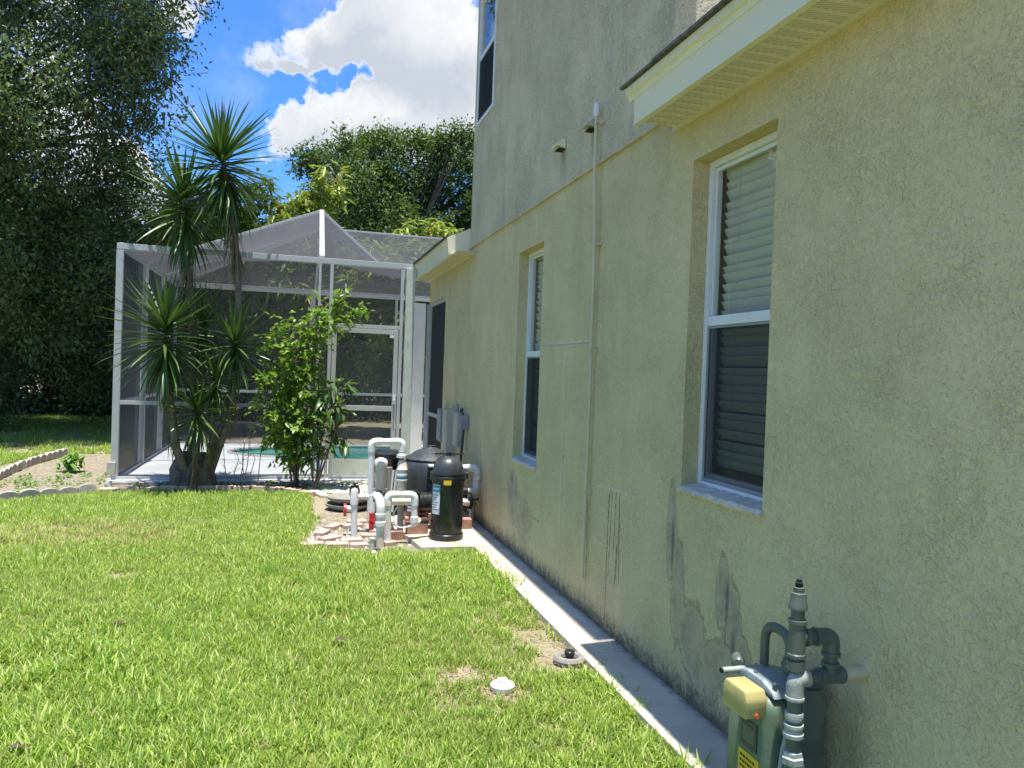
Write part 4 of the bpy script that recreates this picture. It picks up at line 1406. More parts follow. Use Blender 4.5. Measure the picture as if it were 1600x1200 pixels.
# each of those becomes a knot of leaves
sp = (sp[:, None, :] + rng.normal(size=(k, 4, 3)) * 0.05).reshape(-1, 3)
k = len(sp)
me = leaf_mesh('leaf_spray', sp, rng.normal(size=(k, 3)) + np.array([0.3, 0, -0.3]), rng.normal(size=(k, 3)) * .6 + np.array([0, 0, 1.]), 0.105 * (0.7 + 0.6 * rng.random(k)), 0.05, OAK)
o_ = bpy.data.objects.new('leaf_spray', me); COL.objects.link(o_); o_.parent = oak
o_ = tw.build('twig', BARK, None, smooth=True); o_.parent = oak

# ---- shaded wood behind the yard: three kinds, copied
WOODS = 'dark trees standing in the wood behind the yard'
WL = 'dark broadleaf tree in the shaded wood beyond the back lawn'


def wood_lobes(seed, h, r):
    rr = random.Random(seed)
    out_ = []
    for i in range(17):
        z = rr.uniform(0.7, h * 0.92)
        k = 1 - 0.25 * abs(z / h - 0.55)
        a = rr.uniform(0, 6.28)
        d_ = rr.uniform(0.3, 0.8) * r * k
        s = rr.uniform(0.34, 0.52) * r
        out_.append((math.cos(a) * d_, math.sin(a) * d_, z, s, s, s * 0.8))
    return out_


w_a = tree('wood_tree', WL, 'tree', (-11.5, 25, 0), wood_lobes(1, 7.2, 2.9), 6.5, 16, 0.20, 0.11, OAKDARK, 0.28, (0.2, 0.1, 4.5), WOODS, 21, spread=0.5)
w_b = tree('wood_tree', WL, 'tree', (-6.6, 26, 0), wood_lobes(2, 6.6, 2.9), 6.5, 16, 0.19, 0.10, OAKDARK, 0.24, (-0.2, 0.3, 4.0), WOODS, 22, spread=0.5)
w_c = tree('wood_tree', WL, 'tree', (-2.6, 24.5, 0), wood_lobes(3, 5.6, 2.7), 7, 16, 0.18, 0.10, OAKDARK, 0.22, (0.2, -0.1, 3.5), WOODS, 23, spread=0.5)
k = 0
spots = []
rr = random.Random(5)
for row, (Y, x0_, x1_, step, sc) in enumerate([(24.5, -17, 14, 4.2, 0.88), (29.0, -24, 24, 4.6, 1.05), (34.5, -30, 34, 5.5, 1.2)]):
    x = x0_ + row * 1.7
    while x < x1_:
        spots.append((x + rr.uniform(-.6, .6), Y + rr.uniform(-.7, .7), sc * rr.uniform(0.9, 1.08)))
        x += step
# low shrubs closing the bottom of the wood
for i, (x, Y, sc) in enumerate(spots):
    src = (w_a, w_b, w_c)[i % 3]
    if abs(x + 6.6) < 1.2 and Y < 27 or abs(x + 11.5) < 1.2 and Y < 27 or abs(x + 2.6) < 1.2 and Y < 26:
        continue
    zs = sc * (0.82 if -6 < x < -1 else 1.0)
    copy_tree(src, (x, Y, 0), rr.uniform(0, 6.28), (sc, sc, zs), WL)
# the neighbouring trees across the side lawn (seen reflected in the panes)
for i, (x, Y, sc) in enumerate([(-15.5, 2.0, 0.55), (-16.5, 8.0, 0.62), (-17.0, 14.0, 0.7), (-15.0, -4.5, 0.5)]):
    copy_tree((w_b, w_a, w_c)[i % 3], (x, Y, 0), rr.uniform(0, 6.28), (sc, sc, sc), 'broadleaf tree along the far side of the side lawn', 'trees along the far side of the side lawn')

# ---- undergrowth along the edge of the wood
C_, D_, N_, l_, w_, e_ = crown_arrays([(x, 22.9 + rr.uniform(-.5, .8), 0.5 + rr.uniform(-.1, .3), 0.95, 0.9, 0.75) for x in np.arange(-17, 9, 0.95)], 12, 22, 0.16, 0.07, spread=0.35)
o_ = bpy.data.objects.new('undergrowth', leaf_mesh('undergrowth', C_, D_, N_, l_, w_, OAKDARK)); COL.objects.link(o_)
tag(o_, 'dark undergrowth along the edge of the wood', 'undergrowth', kind='stuff')

# ---- tall oak behind the house
TB = Vector((3.2, 27.0, 0))
lobes = []
rr = random.Random(12)
for (px, py, r) in [(505, 262, .75), (500, 300, .8), (540, 250, 1.0), (585, 245, 1.1), (560, 290, 1.3), (610, 275, 1.3), (655, 262, 1.2), (640, 300, 1.4), (690, 265, 1.1), (730, 260, 1.0), (700, 310, 1.4),
                   (742, 320, 1.2), (725, 215, .42), (655, 222, .32), (690, 222, .35), (575, 222, .40), (600, 218, .42), (540, 228, .45), (483, 245, .4), (630, 228, .45), (765, 250, 1.2), (800, 300, 1.5), (600, 330, 1.4), (540, 335, 1.2), (660, 345, 1.5), (720, 355, 1.4),
                   (520, 380, 1.4), (600, 390, 1.7), (690, 400, 1.7)]:
    p = at(px, py, Y=27 + rr.uniform(-1, 1)) - TB
    lobes.append((p.x, p.y, p.z, r, r * 1.1, r * 0.82))
lobes = clumps(lobes, 6, .34, .55, 56)
tree('oak_tree', 'tall oak with clumped dark green foliage rising behind the enclosure roof', 'tree', TB, lobes, 20, 26, 0.135, 0.070, OAKFAR, 0.40, (0, 0, 5.0), seed=6, spread=0.42, shell=0.5)

# ---- mango trees with drooping yellow-green leaf whorls behind the enclosure
def whorl_tree(name, label, loc, tips, n_leaf, L, W, mat, seed, r0=0.09, fill=None):
    rr = random.Random(seed)
    t = thing(name, label, 'tree', loc)
    C_, D_, N_ = [], [], []
    loc = Vector(loc)
    for p in tips:
        p = Vector(p) - loc
        for k in range(n_leaf):
            a = rr.uniform(0, 6.28)
            el = rr.uniform(-1.1, 0.55)
            dd = Vector((math.cos(a) * math.cos(el), math.sin(a) * math.cos(el), math.sin(el)))
            C_.append(list(p + Vector((rr.gauss(0, .04), rr.gauss(0, .04), rr.gauss(0, .10)))))
            D_.append(list(dd)); N_.append([rr.gauss(0, .3), rr.gauss(0, .3), 1])
    C_ = np.array(C_); D_ = np.array(D_); N_ = np.array(N_)
    k = len(C_)
    s = 0.65 + 0.6 * rng.random(k)
    o_ = bpy.data.objects.new('crown', leaf_mesh('crown', C_, D_, N_, L * s, W * s, mat)); COL.objects.link(o_); o_.parent = t
    mid = [tips[i] for i in range(0, len(tips), max(1, len(tips) // 14))]
    zt = max(p[2] for p in tips) - loc.z
    tk = limbs((0, 0, -0.1), (0.1, 0.1, zt * 0.5), r0, [Vector(p) - loc for p in mid], rr, parent=None)
    tk.parent = t
    return t


def tips_in(lobes, per, rr):
    out_ = []
    for (c, r, rz) in lobes:
        n = int(per * r * r * rz * 4.2)
        for i in range(max(4, n)):
            while True:
                u = Vector((rr.uniform(-1, 1), rr.uniform(-1, 1), rr.uniform(-1, 1)))
                if 0.45 < u.length < 1:
                    break
            out_.append(Vector(c) + Vector((u.x * r, u.y * r, u.z * rz)))
    return out_


rr = random.Random(31)
def lb(px, py, Y, r, rz):
    return (at(px, py, Y=Y), r, rz)


whorl_tree('mango_tree', 'yellow green mango tree whose tip shows left of the roof peak', (0.3, 18.3, 0),
           tips_in([lb(515, 290, 18, .42, .38), (at(500, 320, Y=18.2), .5, .35), (at(455, 335, Y=18), .55, .35), (at(480, 380, Y=18.3), 1.0, .6), (at(440, 440, Y=18), .9, .7), (at(520, 470, Y=18), .8, .7)], 58, rr), 16, 0.27, 0.070, MANGO, 3)
whorl_tree('mango_tree', 'yellow green mango tree behind the tall yucca heads', (-1.9, 18.0, 0),
           tips_in([lb(400, 305, 18, .5, .42), (at(385, 350, Y=18), .6, .4), (at(425, 350, Y=17.6), .5, .35), (at(340, 345, Y=18), .7, .5), (at(300, 330, Y=18.4), .7, .5), (at(360, 410, Y=18), 1.1, .7), (at(270, 370, Y=18.5), .7, .5)], 52, rr), 16, 0.27, 0.070, MANGO, 4)
whorl_tree('mango_tree', 'yellow green mango tree showing as two tufts above the flat roof screen', (3.4, 17.6, 0),
           tips_in([lb(626, 362, 17.5, .30, .22), (at(690, 364, Y=17.5), .38, .22), (at(720, 385, Y=17.6), .4, .3), (at(640, 420, Y=17.6), .9, .6), (at(580, 430, Y=17.6), .8, .7), (at(620, 500, Y=17.6), .9, .6), (at(690, 440, Y=17.6), .8, .6)], 56, rr), 16, 0.27, 0.070, MANGO, 5)
whorl_tree('mango_tree', 'bushy mango tree coloured in shaded olive green low behind the back screen wall', (-0.6, 19.5, 0),
           tips_in([(at(430, 500, Y=19.2), 1.3, .9), (at(560, 540, Y=19.5), 1.3, 1.0), (at(330, 500, Y=19.5), 1.2, 1.1), (at(640, 560, Y=19.5), 1.0, 1.0)], 20, rr), 15, 0.26, 0.075, MANGOSHADE, 6)


# ---- yucca
def blade_mesh(name, L, W, bend, mat, seg=6):
    mb_ = MB()
    for i in range(seg + 1):
        t = i / seg
        w_ = W * (0.55 + 0.45 * min(1, t * 4)) * (1 - t ** 2.2) * 0.5 + 0.0005
        a = bend * t * t
        x = L * t * math.cos(a * 0.55)
        z = -L * t * math.sin(a * 0.55)
        mb_.v += [(x, -w_, z + w_ * 0.45), (x, 0, z), (x, w_, z + w_ * 0.45)]
    for i in range(seg):
        k = i * 3
        mb_.f += [(k, k + 3, k + 4, k + 1), (k + 1, k + 4, k + 5, k + 2)]
    me = bpy.data.meshes.new(name)
    me.from_pydata(mb_.v, [], mb_.f)
    me.materials.append(mat)
    for p in me.polygons:
        p.use_smooth = True
    return me


YB = Vector((-1.20, 10.25, 0))
yucca = thing('yucca', 'multi-stemmed yucca with two tall spiky heads and a swollen base', 'yucca', YB)
blades = [blade_mesh('leaf', 0.82, 0.052, b, YUCCA) for b in (0.03, 0.12, 0.22, 0.35, 0.5)]
rr = random.Random(77)
heads = [  # (pixel, Y, radius scale, stem path pixels)
    ((347, 252), 10.2, 1.0, [(326, 745), (352, 655), (368, 590), (373, 500), (372, 420), (362, 320), (350, 262)]),
    ((287, 318), 10.4, .93, [(298, 740), (304, 640), (302, 560), (300, 480), (295, 420), (292, 380), (288, 330)]),
    ((258, 520), 10.0, .93, [(290, 745), (275, 700), (268, 640), (262, 590), (258, 535)]),
    ((318, 512), 10.5, .78, [(305, 740), (312, 640), (318, 570), (318, 525)]),
    ((366, 540), 10.1, .78, [(330, 740), (357, 660), (366, 600), (366, 555)]),
    ((308, 645), 9.95, .68, [(300, 750), (306, 700), (308, 660)]),
    ((336, 600), 10.05, .6, [(320, 745), (330, 690), (336, 615)]),
]
trunk = MB()
for (hp_, Y, rs, path) in heads:
    pts = [at(px, py, Y=Y) for px, py in path]
    pts[0] = Vector((YB.x + (pts[0].x - YB.x) * 0.8, 10.25, 0.12))
    n = len(pts)
    r0 = 0.065 if rs > 0.92 else 0.048
    trunk.tube(pts, [r0 * (1 - 0.58 * (i / (n - 1)) ** .7) for i in range(n)], 9)
o_ = trunk.build('trunk', YBARK, None, smooth=True); o_.parent = yucca; o_.matrix_parent_inverse = Matrix.Translation(-YB)
bb = MB()
bb.lathe(YB + Vector((-0.06, 0, -0.02)), [(0.23, 0), (0.22, 0.05), (0.19, 0.16), (0.17, 0.28), (0.12, 0.40), (0.07, 0.5)], 28)
bb.lathe(YB + Vector((0.14, 0.02, -0.02)), [(0.18, 0), (0.16, 0.12), (0.13, 0.30), (0.09, 0.48)], 28)
for i in range(len(bb.v)):
    x, y, z = bb.v[i]
    f_ = 1 + 0.10 * math.sin(x * 19 + z * 9) + 0.05 * math.sin(y * 17 - z * 12)
    bb.v[i] = (YB.x + (x - YB.x) * f_, YB.y + (y - YB.y) * f_, z)
o_ = bb.build('swollen_base', BARK, None, smooth=True); o_.parent = yucca; o_.matrix_parent_inverse = Matrix.Translation(-YB)
rest = MB()
count = 0


def put_blade(me, mw, as_part):
    global count
    if as_part:
        o_ = bpy.data.objects.new('leaf', me)
        COL.objects.link(o_)
        o_.parent = yucca
        o_.matrix_local = Matrix.Translation(-YB) @ mw
        count += 1
    else:
        k = len(rest.v)
        rest.v += [tuple(mw @ v.co) for v in me.vertices]
        rest.f += [tuple(k + q for q in p.vertices) for p in me.polygons]


for hi, (hp_, Y, rs, path) in enumerate(heads):
    c0 = at(*hp_, Y=Y)
    nl = 175 if rs > 0.9 else 95
    nxt = at(*path[-2], Y=Y)
    stem = (c0 - nxt).normalized()
    for i in range(nl):
        t = i / nl                     # 0 top .. 1 bottom
        a = i * 2.39996 + rr.uniform(-.2, .2)
        el = math.radians(86 - 166 * t ** 0.78 + rr.uniform(-8, 8))
        pos_ = c0 + stem * (0.04 - (0.60 if rs > .9 else .36) * max(0, t - .25) * rs)
        bi = 0 if t < .3 else (1 if t < .5 else (2 if t < .75 else 3))
        s = rs * rr.uniform(0.80, 1.12) * (0.82 + 0.22 * math.sin(math.pi * min(1, t + .15)))
        q = Matrix.Translation(pos_) @ Matrix.Rotation(a, 4, 'Z') @ Matrix.Rotation(-el, 4, 'Y') @ Matrix.Rotation(rr.uniform(-.4, .4), 4, 'X') @ Matrix.Diagonal((s, s * 1.0, s, 1))
        put_blade(blades[bi], q, count < 296 and (i % 5 < 2 if rs > .9 else i % 5 == 0))
o_ = rest.build('leaves', YUCCA, None); o_.parent = yucca; o_.matrix_parent_inverse = Matrix.Translation(-YB); o_['kind'] = 'stuff'
# brown skirts of hanging dead leaves
rest = MB()
dead = blade_mesh('dead_leaf', 0.55, 0.022, 0.3, YDEAD, 4)
for hi, (hp_, Y, rs, path) in enumerate(heads):
    nl, ln_ = (110, .70) if rs > .9 else (30, .35)
    if hi == 2:
        nl = 45
    for i in range(nl):
        t = rr.random()
        pth = [at(px, py, Y=Y) for px, py in path][::-1]
        d_ = 0.38 + t * ln_
        p = pth[0]
        k = 0
        while k < len(pth) - 1 and (pth[k + 1] - p).length < d_:
            d_ -= (pth[k + 1] - p).length
            p = pth[k + 1]; k += 1
        if k < len(pth) - 1:
            p = p + (pth[k + 1] - p).normalized() * d_
        s = rs * rr.uniform(.6, 1.1)
        q = Matrix.Translation(p) @ Matrix.Rotation(rr.uniform(0, 6.28), 4, 'Z') @ Matrix.Rotation(math.radians(rr.uniform(62, 86)), 4, 'Y') @ Matrix.Diagonal((s, s, s, 1))
        put_blade(dead, q, False)
o_ = rest.build('dead_leaves', YDEAD, None); o_.parent = yucca; o_.matrix_parent_inverse = Matrix.Translation(-YB); o_['kind'] = 'stuff'
# old flower stalk on the tallest head
fsx = at(350, 158, Y=10.2); fs0 = at(347, 240, Y=10.2)
fl = MB().tube([fs0, fs0.lerp(fsx, .5), fsx], [0.01, .006, .002], 5)
for i in range(12):
    p = fs0.lerp(fsx, 0.35 + i * 0.05)
    fl.tube([p, p + Vector((rr.uniform(-.12, .12), rr.uniform(-.1, .1), .05))], [.003, .001], 4)
o_ = fl.build('flower_stalk', TWIG, None); o_.parent = yucca; o_.matrix_parent_inverse = Matrix.Translation(-YB)


# ---- leafy shrubs in the bed
def shrub(name, label, cat, base, stems, mat, L, W, per, spread, seed, twigmat=BARK):
    rr = random.Random(seed)
    base = Vector(base)
    t = thing(name, label, cat, base)
    mb_ = MB()
    C_, D_, N_ = [], [], []
    for pts in stems:
        pts = [Vector(p) for p in pts]
        mb_.tube(pts, [0.016 * (1 - 0.75 * i / (len(pts) - 1)) for i in range(len(pts))], 6)
        for i in range(len(pts) - 1):
            n = int(per * (pts[i + 1] - pts[i]).length)
            for j in range(n):
                tt = (i + j / n) / (len(pts) - 1)
                if tt < 0.18:
                    continue
                p = pts[i].lerp(pts[i + 1], j / n)
                off = Vector((rr.gauss(0, 1), rr.gauss(0, 1), rr.gauss(0, .7))) * spread * (0.35 + 0.65 * math.sin(math.pi * min(1, tt)))
                p2 = p + off
                for m_ in range(4):
                    C_.append(list(p2 + Vector((rr.gauss(0, .03), rr.gauss(0, .03), rr.gauss(0, .03)))))
                    dd = off.normalized() * 0.5 + Vector((rr.gauss(0, .6), rr.gauss(0, .6), rr.gauss(-.15, .5)))
                    D_.append(list(dd)); N_.append([rr.gauss(0, .5), rr.gauss(0, .5), 1])
                if rr.random() < .25:
                    mb_.tube([p, p.lerp(p2, .6) + Vector((0, 0, .02)), p2], [.005, .003, .001], 4)
    o_ = mb_.build('stem', twigmat, t, smooth=True)
    C_ = np.array(C_); k = len(C_)
    s = 0.6 + 0.7 * rng.random(k)
    o_ = bpy.data.objects.new('foliage', leaf_mesh('foliage', C_ - np.array(base), np.array(D_), np.array(N_), L * s, W * s, mat)); COL.objects.link(o_); o_.parent = t
    o_['kind'] = 'stuff'
    return t


def path(Y, *px):
    return [at(x, y, Y=Y) for x, y in px]


sb = at(462, 752, Y=10.15); sb.z = 0.0
shrub('citrus_shrub', 'tall bright green leafy shrub arching towards the house beside the yucca', 'shrub', sb, [
    [sb] + path(10.15, (455, 690), (440, 620), (432, 560), (430, 510)),
    [sb + Vector((.03, 0, 0))] + path(10.1, (465, 690), (468, 620), (466, 560), (470, 515), (500, 490), (535, 462)),
    [sb + Vector((.02, .05, 0))] + path(10.2, (462, 680), (460, 600), (478, 540), (510, 505), (545, 492), (570, 487)),
    [sb + Vector((-.03, .0, 0))] + path(10.1, (448, 700), (425, 660), (418, 610), (420, 570)),
    [sb + Vector((0, -.05, 0))] + path(10.1, (460, 720), (450, 690), (440, 650), (452, 600)),
    [sb + Vector((0, .05, 0))] + path(10.2, (470, 700), (480, 650), (478, 590), (482, 540)),
], CITRUS, 0.095, 0.055, 74, 0.135, 8)
mbse = at(492, 755, Y=10.0); mbse.z = 0.0
stems = [[mbse] + path(10.0, (500, 700), (508, 650), (512, 612)), [mbse] + path(9.95, (505, 715), (525, 680)), [mbse] + path(10.05, (482, 700), (478, 660)), [mbse] + path(9.95, (515, 700), (532, 650), (535, 610))]
mango_s = thing('mango_shrub', 'young broad-leaved shrub with long glossy leaves right of the citrus shrub', 'shrub', mbse)
mb_ = MB()
for pts in stems:
    mb_.tube(pts, [0.015 * (1 - 0.7 * i / (len(pts) - 1)) for i in range(len(pts))], 6)
mb_.build('stem', BARK, mango_s, smooth=True)
broad = []
for b in (0.3, 0.9, 1.4):
    mbx = MB()
    seg = 5
    for i in range(seg + 1):
        t = i / seg
        w_ = 0.030 * math.sin(math.pi * (0.06 + 0.92 * t)) ** 0.8
        a = b * t
        x = 0.24 * t * math.cos(a * .6); z = -0.24 * t * math.sin(a * .6)
        mbx.v += [(x, -w_, z + w_ * .35), (x, 0, z), (x, w_, z + w_ * .35)]
    for i in range(seg):
        k = i * 3
        mbx.f += [(k, k + 3, k + 4, k + 1), (k + 1, k + 4, k + 5, k + 2)]
    me = bpy.data.meshes.new('leaf'); me.from_pydata(mbx.v, [], mbx.f); me.materials.append(BROAD)
    for p in me.polygons:
        p.use_smooth = True
    broad.append(me)
rr = random.Random(18)
tips = [(p, 17) for p in path(10.0, (512, 608), (535, 606), (528, 640), (500, 628), (478, 655), (522, 672), (492, 668), (536, 690), (470, 690), (505, 700), (486, 720), (515, 645))]
for p, n in tips:
    for i in range(n):
        el = math.radians(rr.uniform(-60, 45))
        s = rr.uniform(.6, 1.15)
        q = Matrix.Translation(p + Vector((rr.gauss(0, .03), rr.gauss(0, .03), rr.gauss(0, .04)))) @ Matrix.Rotation(rr.uniform(0, 6.28), 4, 'Z') @ Matrix.Rotation(-el, 4, 'Y') @ Matrix.Rotation(rr.uniform(-.5, .5), 4, 'X') @ Matrix.Diagonal((s, s, s, 1))
        inst('leaf', broad[i % 3], mango_s, q)

# dry bare stems
ds = at(372, 750, Y=10.1); ds.z = 0
dst = thing('dry_stems', 'bare dry twigs standing between the yucca and the citrus shrub', 'dead plant', ds)
mb_ = MB()
rr = random.Random(2)
for (x0_, x1_, y1_) in [(372, 376, 672), (380, 383, 690), (378, 388, 660), (395, 392, 700), (402, 410, 680), (372, 366, 700), (365, 350, 690)]:
    a = at(x0_, 752, Y=10.1); a.z = 0
    b = at(x1_, y1_, Y=10.1)
    m1 = a.lerp(b, .4) + Vector((rr.uniform(-.05, .05), 0, 0)); m2 = a.lerp(b, .75) + Vector((rr.uniform(-.06, .06), 0, 0))
    mb_.tube([a, m1, m2, b], [.007, .006, .004, .002], 5)
    for q in range(4):
        s0 = m1.lerp(b, rr.random())
        mb_.tube([s0, s0 + Vector((rr.uniform(-.14, .14), rr.uniform(-.1, .1), rr.uniform(.02, .14)))], [.003, .001], 4)
mb_.build('twig', TWIG, dst)

# small weed plant in the left bed
sp0 = Vector((-2.94, 11.87, 0))
rr = random.Random(4)
whorl = thing('small_plant', 'small round bright green plant alone in the bare bed at the left', 'plant', sp0)
for i in range(58):
    a = rr.uniform(0, 6.28); el = math.radians(rr.uniform(-35, 85)); s = rr.uniform(.45, .85)
    q = Matrix.Translation(sp0 + Vector((rr.gauss(0, .06), rr.gauss(0, .06), rr.uniform(.05, .22)))) @ Matrix.Rotation(a, 4, 'Z') @ Matrix.Rotation(-el, 4, 'Y') @ Matrix.Diagonal((s, s * 1.5, s, 1))
    if i == 0:
        sm_b = []
        for b_ in broad:
            m2_ = b_.copy(); m2_.materials.clear(); m2_.materials.append(WEED); sm_b.append(m2_)
    inst('leaf', sm_b[i % 3], whorl, q)

# ================================================================== BED EDGING
def scallop_block(w_=0.19, h=0.10, th=0.055):
    mb_ = MB()
    poly = [(-w_ / 2, -0.04), (w_ / 2, -0.04), (w_ / 2, h * .62)]
    for k in range(1, 8):
        a = math.pi * k / 8
        poly.append((math.cos(a) * w_ * .5, h * .62 + math.sin(a) * h * .38))
    poly.append((-w_ / 2, h * .62))
    mb_.prism(poly, -th / 2, th / 2)
    o_ = mb_.build('edging_block', SCALLOP, None, bevel=0.006)
    return o_


def run_blocks(t, me, pts, step, name='edging_block', rr=random.Random(3), lean=0.10, half=False):
    """blocks set end to end along a polyline"""
    pts = [Vector(p) for p in pts]
    d_ = 0.0
    segs = [(pts[i], pts[i + 1]) for i in range(len(pts) - 1)]
    tot = sum((b - a).length for a, b in segs)
    while d_ < tot:
        r_ = d_
        for a, b in segs:
            L_ = (b - a).length
            if r_ <= L_:
                break
            r_ -= L_
        p = a.lerp(b, min(1, r_ / L_)); dr = (b - a).normalized()
        ang = math.atan2(dr.y, dr.x)
        q = Matrix.Translation(p + Vector((0, 0, rr.uniform(-.012, .006)))) @ Matrix.Rotation(ang + rr.uniform(-.05, .05), 4, 'Z') @ Matrix.Rotation(rr.uniform(-lean, lean), 4, 'X')
        inst(name, me, t, q)
        d_ += step


first = scallop_block()
sme = first.data
bpy.data.objects.remove(first)
e1 = thing('scalloped_edging', 'weathered scalloped concrete edging curving along the far side of the left bed', 'garden edging', (-3.4, 11.5, 0))
run_blocks(e1, sme, [(-3.42, 9.75, .03), (-3.52, 10.6, .03), (-3.60, 11.6, .03), (-3.62, 12.7, .03), (-3.50, 13.8, .03)], 0.20, lean=.12)
e2 = thing('scalloped_edging', 'pale scalloped concrete edging along the lawn in front of the left bed', 'garden edging', (-3.0, 9.6, 0))
run_blocks(e2, sme, [(-3.9, 9.20, .0), (-3.2, 9.45, .0), (-2.7, 9.72, .01), (-2.15, 10.08, .02)], 0.20)
wst = MB()
wst.tube([Vector((-2.02 + .10 * math.cos(a), 10.28, 0.07 + .10 * math.sin(a))) for a in [math.radians(k) for k in range(150, 300, 15)]], 0.03, 8)
o_ = wst.build('curved_drain_hose', PVC, None, smooth=True); tag(o_, 'short white curved hose end at the foot of the enclosure corner', 'hose')
bmb = MB().box(-0.10, 0.10, -0.05, 0.05, -0.06, 0.05)
bo = bmb.build('brick', BRICKM, None, bevel=0.006)
bme = bo.data
bpy.data.objects.remove(bo)
e3 = thing('brick_edging', 'low curved row of pinkish bricks edging the bed under the yucca', 'garden edging', (-0.8, 10.0, 0))
run_blocks(e3, bme, [(-2.05, 9.98, .015), (-1.5, 10.05, .03), (-0.9, 10.07, .035), (-0.35, 9.98, .035), (0.02, 9.83, .03), (0.32, 9.6, .02)], 0.212, 'brick', lean=.04)

# pavers round the pump
pv = thing('paver_patch', 'loose pinkish pavers laid on bare soil around the pool plumbing', 'pavers', (0.5, 7.1, 0))
pm_ = MB().prism([(-.10, -.05), (0, -.06), (.10, -.05), (.10, .05), (0, .06), (-.10, .05)], -0.04, 0.035, 'z').build('paver', PAVER, None, bevel=0.006)
pme = pm_.data
bpy.data.objects.remove(pm_)
rr = random.Random(14)
for (x, y, a) in [(0.20, 6.98, .1), (0.41, 6.93, -.05), (0.62, 6.90, .05), (0.83, 6.93, .3), (0.36, 7.2, .6), (0.30, 7.46, 1.2), (0.55, 7.10, .1), (0.60, 7.72, .3), (0.84, 7.50, .9), (0.42, 7.72, 1.0), (0.93, 7.2, .2), (0.75, 7.28, .0), (0.66, 7.95, .0), (0.90, 7.85, .4)]:
    q = Matrix.Translation((x, y, rr.uniform(.0, .012))) @ Matrix.Rotation(a, 4, 'Z') @ Matrix.Rotation(rr.uniform(-.04, .04), 4, 'X')
    inst('paver', pme, pv, q)
# red bricks under the pump
rb = thing('brick_support', 'red bricks lying under the pool pump', 'bricks', (1.1, 7.35, 0.05))
rme = bme.copy(); rme.materials.clear(); rme.materials.append(REDBRICK)
for (x, y, z, a) in [(1.16, 7.20, .105, .05), (1.18, 7.45, .105, 0), (1.50, 7.30, .105, 0), (0.92, 7.15, .04, .3), (1.45, 7.62, .105, .2), (1.62, 7.35, .105, .0)]:
    inst('brick', rme, rb, Matrix.Translation((x, y, z)) @ Matrix.Rotation(a, 4, 'Z'))
# pebbles
rr = random.Random(21)
pb = MB()
for i in range(330):
    x, y = rr.uniform(.1, 1.05), rr.uniform(6.75, 8.2)
    r_ = rr.uniform(.006, .02)
    pb.lathe((x, y, 0.0), [(r_ * .5, 0), (r_, r_ * .4), (r_ * .7, r_ * .9), (r_ * .1, r_)], 6)
o_ = pb.build('gravel', CONC_L, None, smooth=True); tag(o_, 'small pale stones scattered around the pipes', 'gravel', kind='stuff')

# ================================================================== POOL PLUMBING
def arc_path(pts, r=0.045, n=5):
    """round the corners of a pipe run like moulded elbows"""
    pts = [Vector(p) for p in pts]
    out_ = [pts[0]]
    for i in range(1, len(pts) - 1):
        a, b, c_ = pts[i - 1], pts[i], pts[i + 1]
        d1 = (a - b).normalized(); d2 = (c_ - b).normalized()
        k = min(r, (a - b).length * .49, (c_ - b).length * .49)
        p0, p1 = b + d1 * k, b + d2 * k
        for j in range(n + 1):
            t = j / n
            out_.append(p0 * (1 - t) ** 2 + b * 2 * t * (1 - t) + p1 * t * t)
    out_.append(pts[-1])
    return out_


def pipe_run(t, pts, r, mat, elbows=True, name='pipe', collars=()):
    MB().tube(arc_path(pts, r * 2.0), r, 14).build(name, mat, t, smooth=True)
    # fitting sockets next to each corner
    if elbows:
        pts = [Vector(p) for p in pts]
        for i in range(1, len(pts) - 1):
            a, b, c_ = pts[i - 1], pts[i], pts[i + 1]
            d1 = (a - b).normalized(); d2 = (c_ - b).normalized()
            k = r * 1.2
            run_ = arc_path([b + d1 * r * 3.1, b, b + d2 * r * 3.1], r * 2.0)
            MB().tube(run_, r * 1.17, 14).build('elbow', mat, t, smooth=True)
    for (p, ax, L_) in collars:
        MB().lathe(p, [(r * 1.02, 0), (r * 1.22, .003), (r * 1.22, L_ - .003), (r * 1.02, L_)], 14, ax).build('coupling', mat, t, smooth=True)


def G(px, py, Y):
    return at(px, py, Y=Y)


YP = 7.25
plumb = thing('pool_plumbing', 'tangle of white pool pipes with red-handled valves left of the filters', 'pool plumbing', (0.8, 7.25, 0))
R = 0.030
# valve riser at the far left, with its branch to the tall loop
b0 = G(553, 837, 7.35); b0.z = -.02
t0 = G(554, 768, 7.35)
tl0 = G(580, 768, 7.45)
pipe_run(plumb, [b0, t0 + Vector((0, 0, .02))], R, PVC)
MB().lathe(t0 + Vector((0, 0, -.02)), [(R * 1.25, -.10), (R * 1.25, 0), (R * 1.1, .035), (R * .5, .05), (0.002, .054)], 16).build('cap', PVC, plumb, smooth=True)
MB().tube([G(540, 795, 7.36), G(553, 795, 7.36)], 0.030, 14).build('valve_body', PVC, plumb, smooth=True)
MB().tube([G(537, 797, 7.35), G(541, 797, 7.35)], 0.062, 16).build('valve_handle', RED_PL, plumb, smooth=True)['label'] = 'round red valve handle on the leftmost pipe'
MB().lathe(G(554, 775, 7.52), [(.04, 0), (.05, .01), (.05, .07), (.035, .085)], 16).build('valve_body', BLACK_PL, plumb, smooth=True)
MB().lathe(G(554, 763, 7.52), [(.013, 0), (.013, .05)], 10).box(G(548, 762, 7.52).x, G(561, 762, 7.52).x, 7.51, 7.53, G(554, 762, 7.52).z, G(554, 758, 7.52).z).build('valve_lever', BLACK_PL, plumb)
pipe_run(plumb, [G(556, 776, 7.5), G(584, 776, 7.5)], R * .95, PVC)
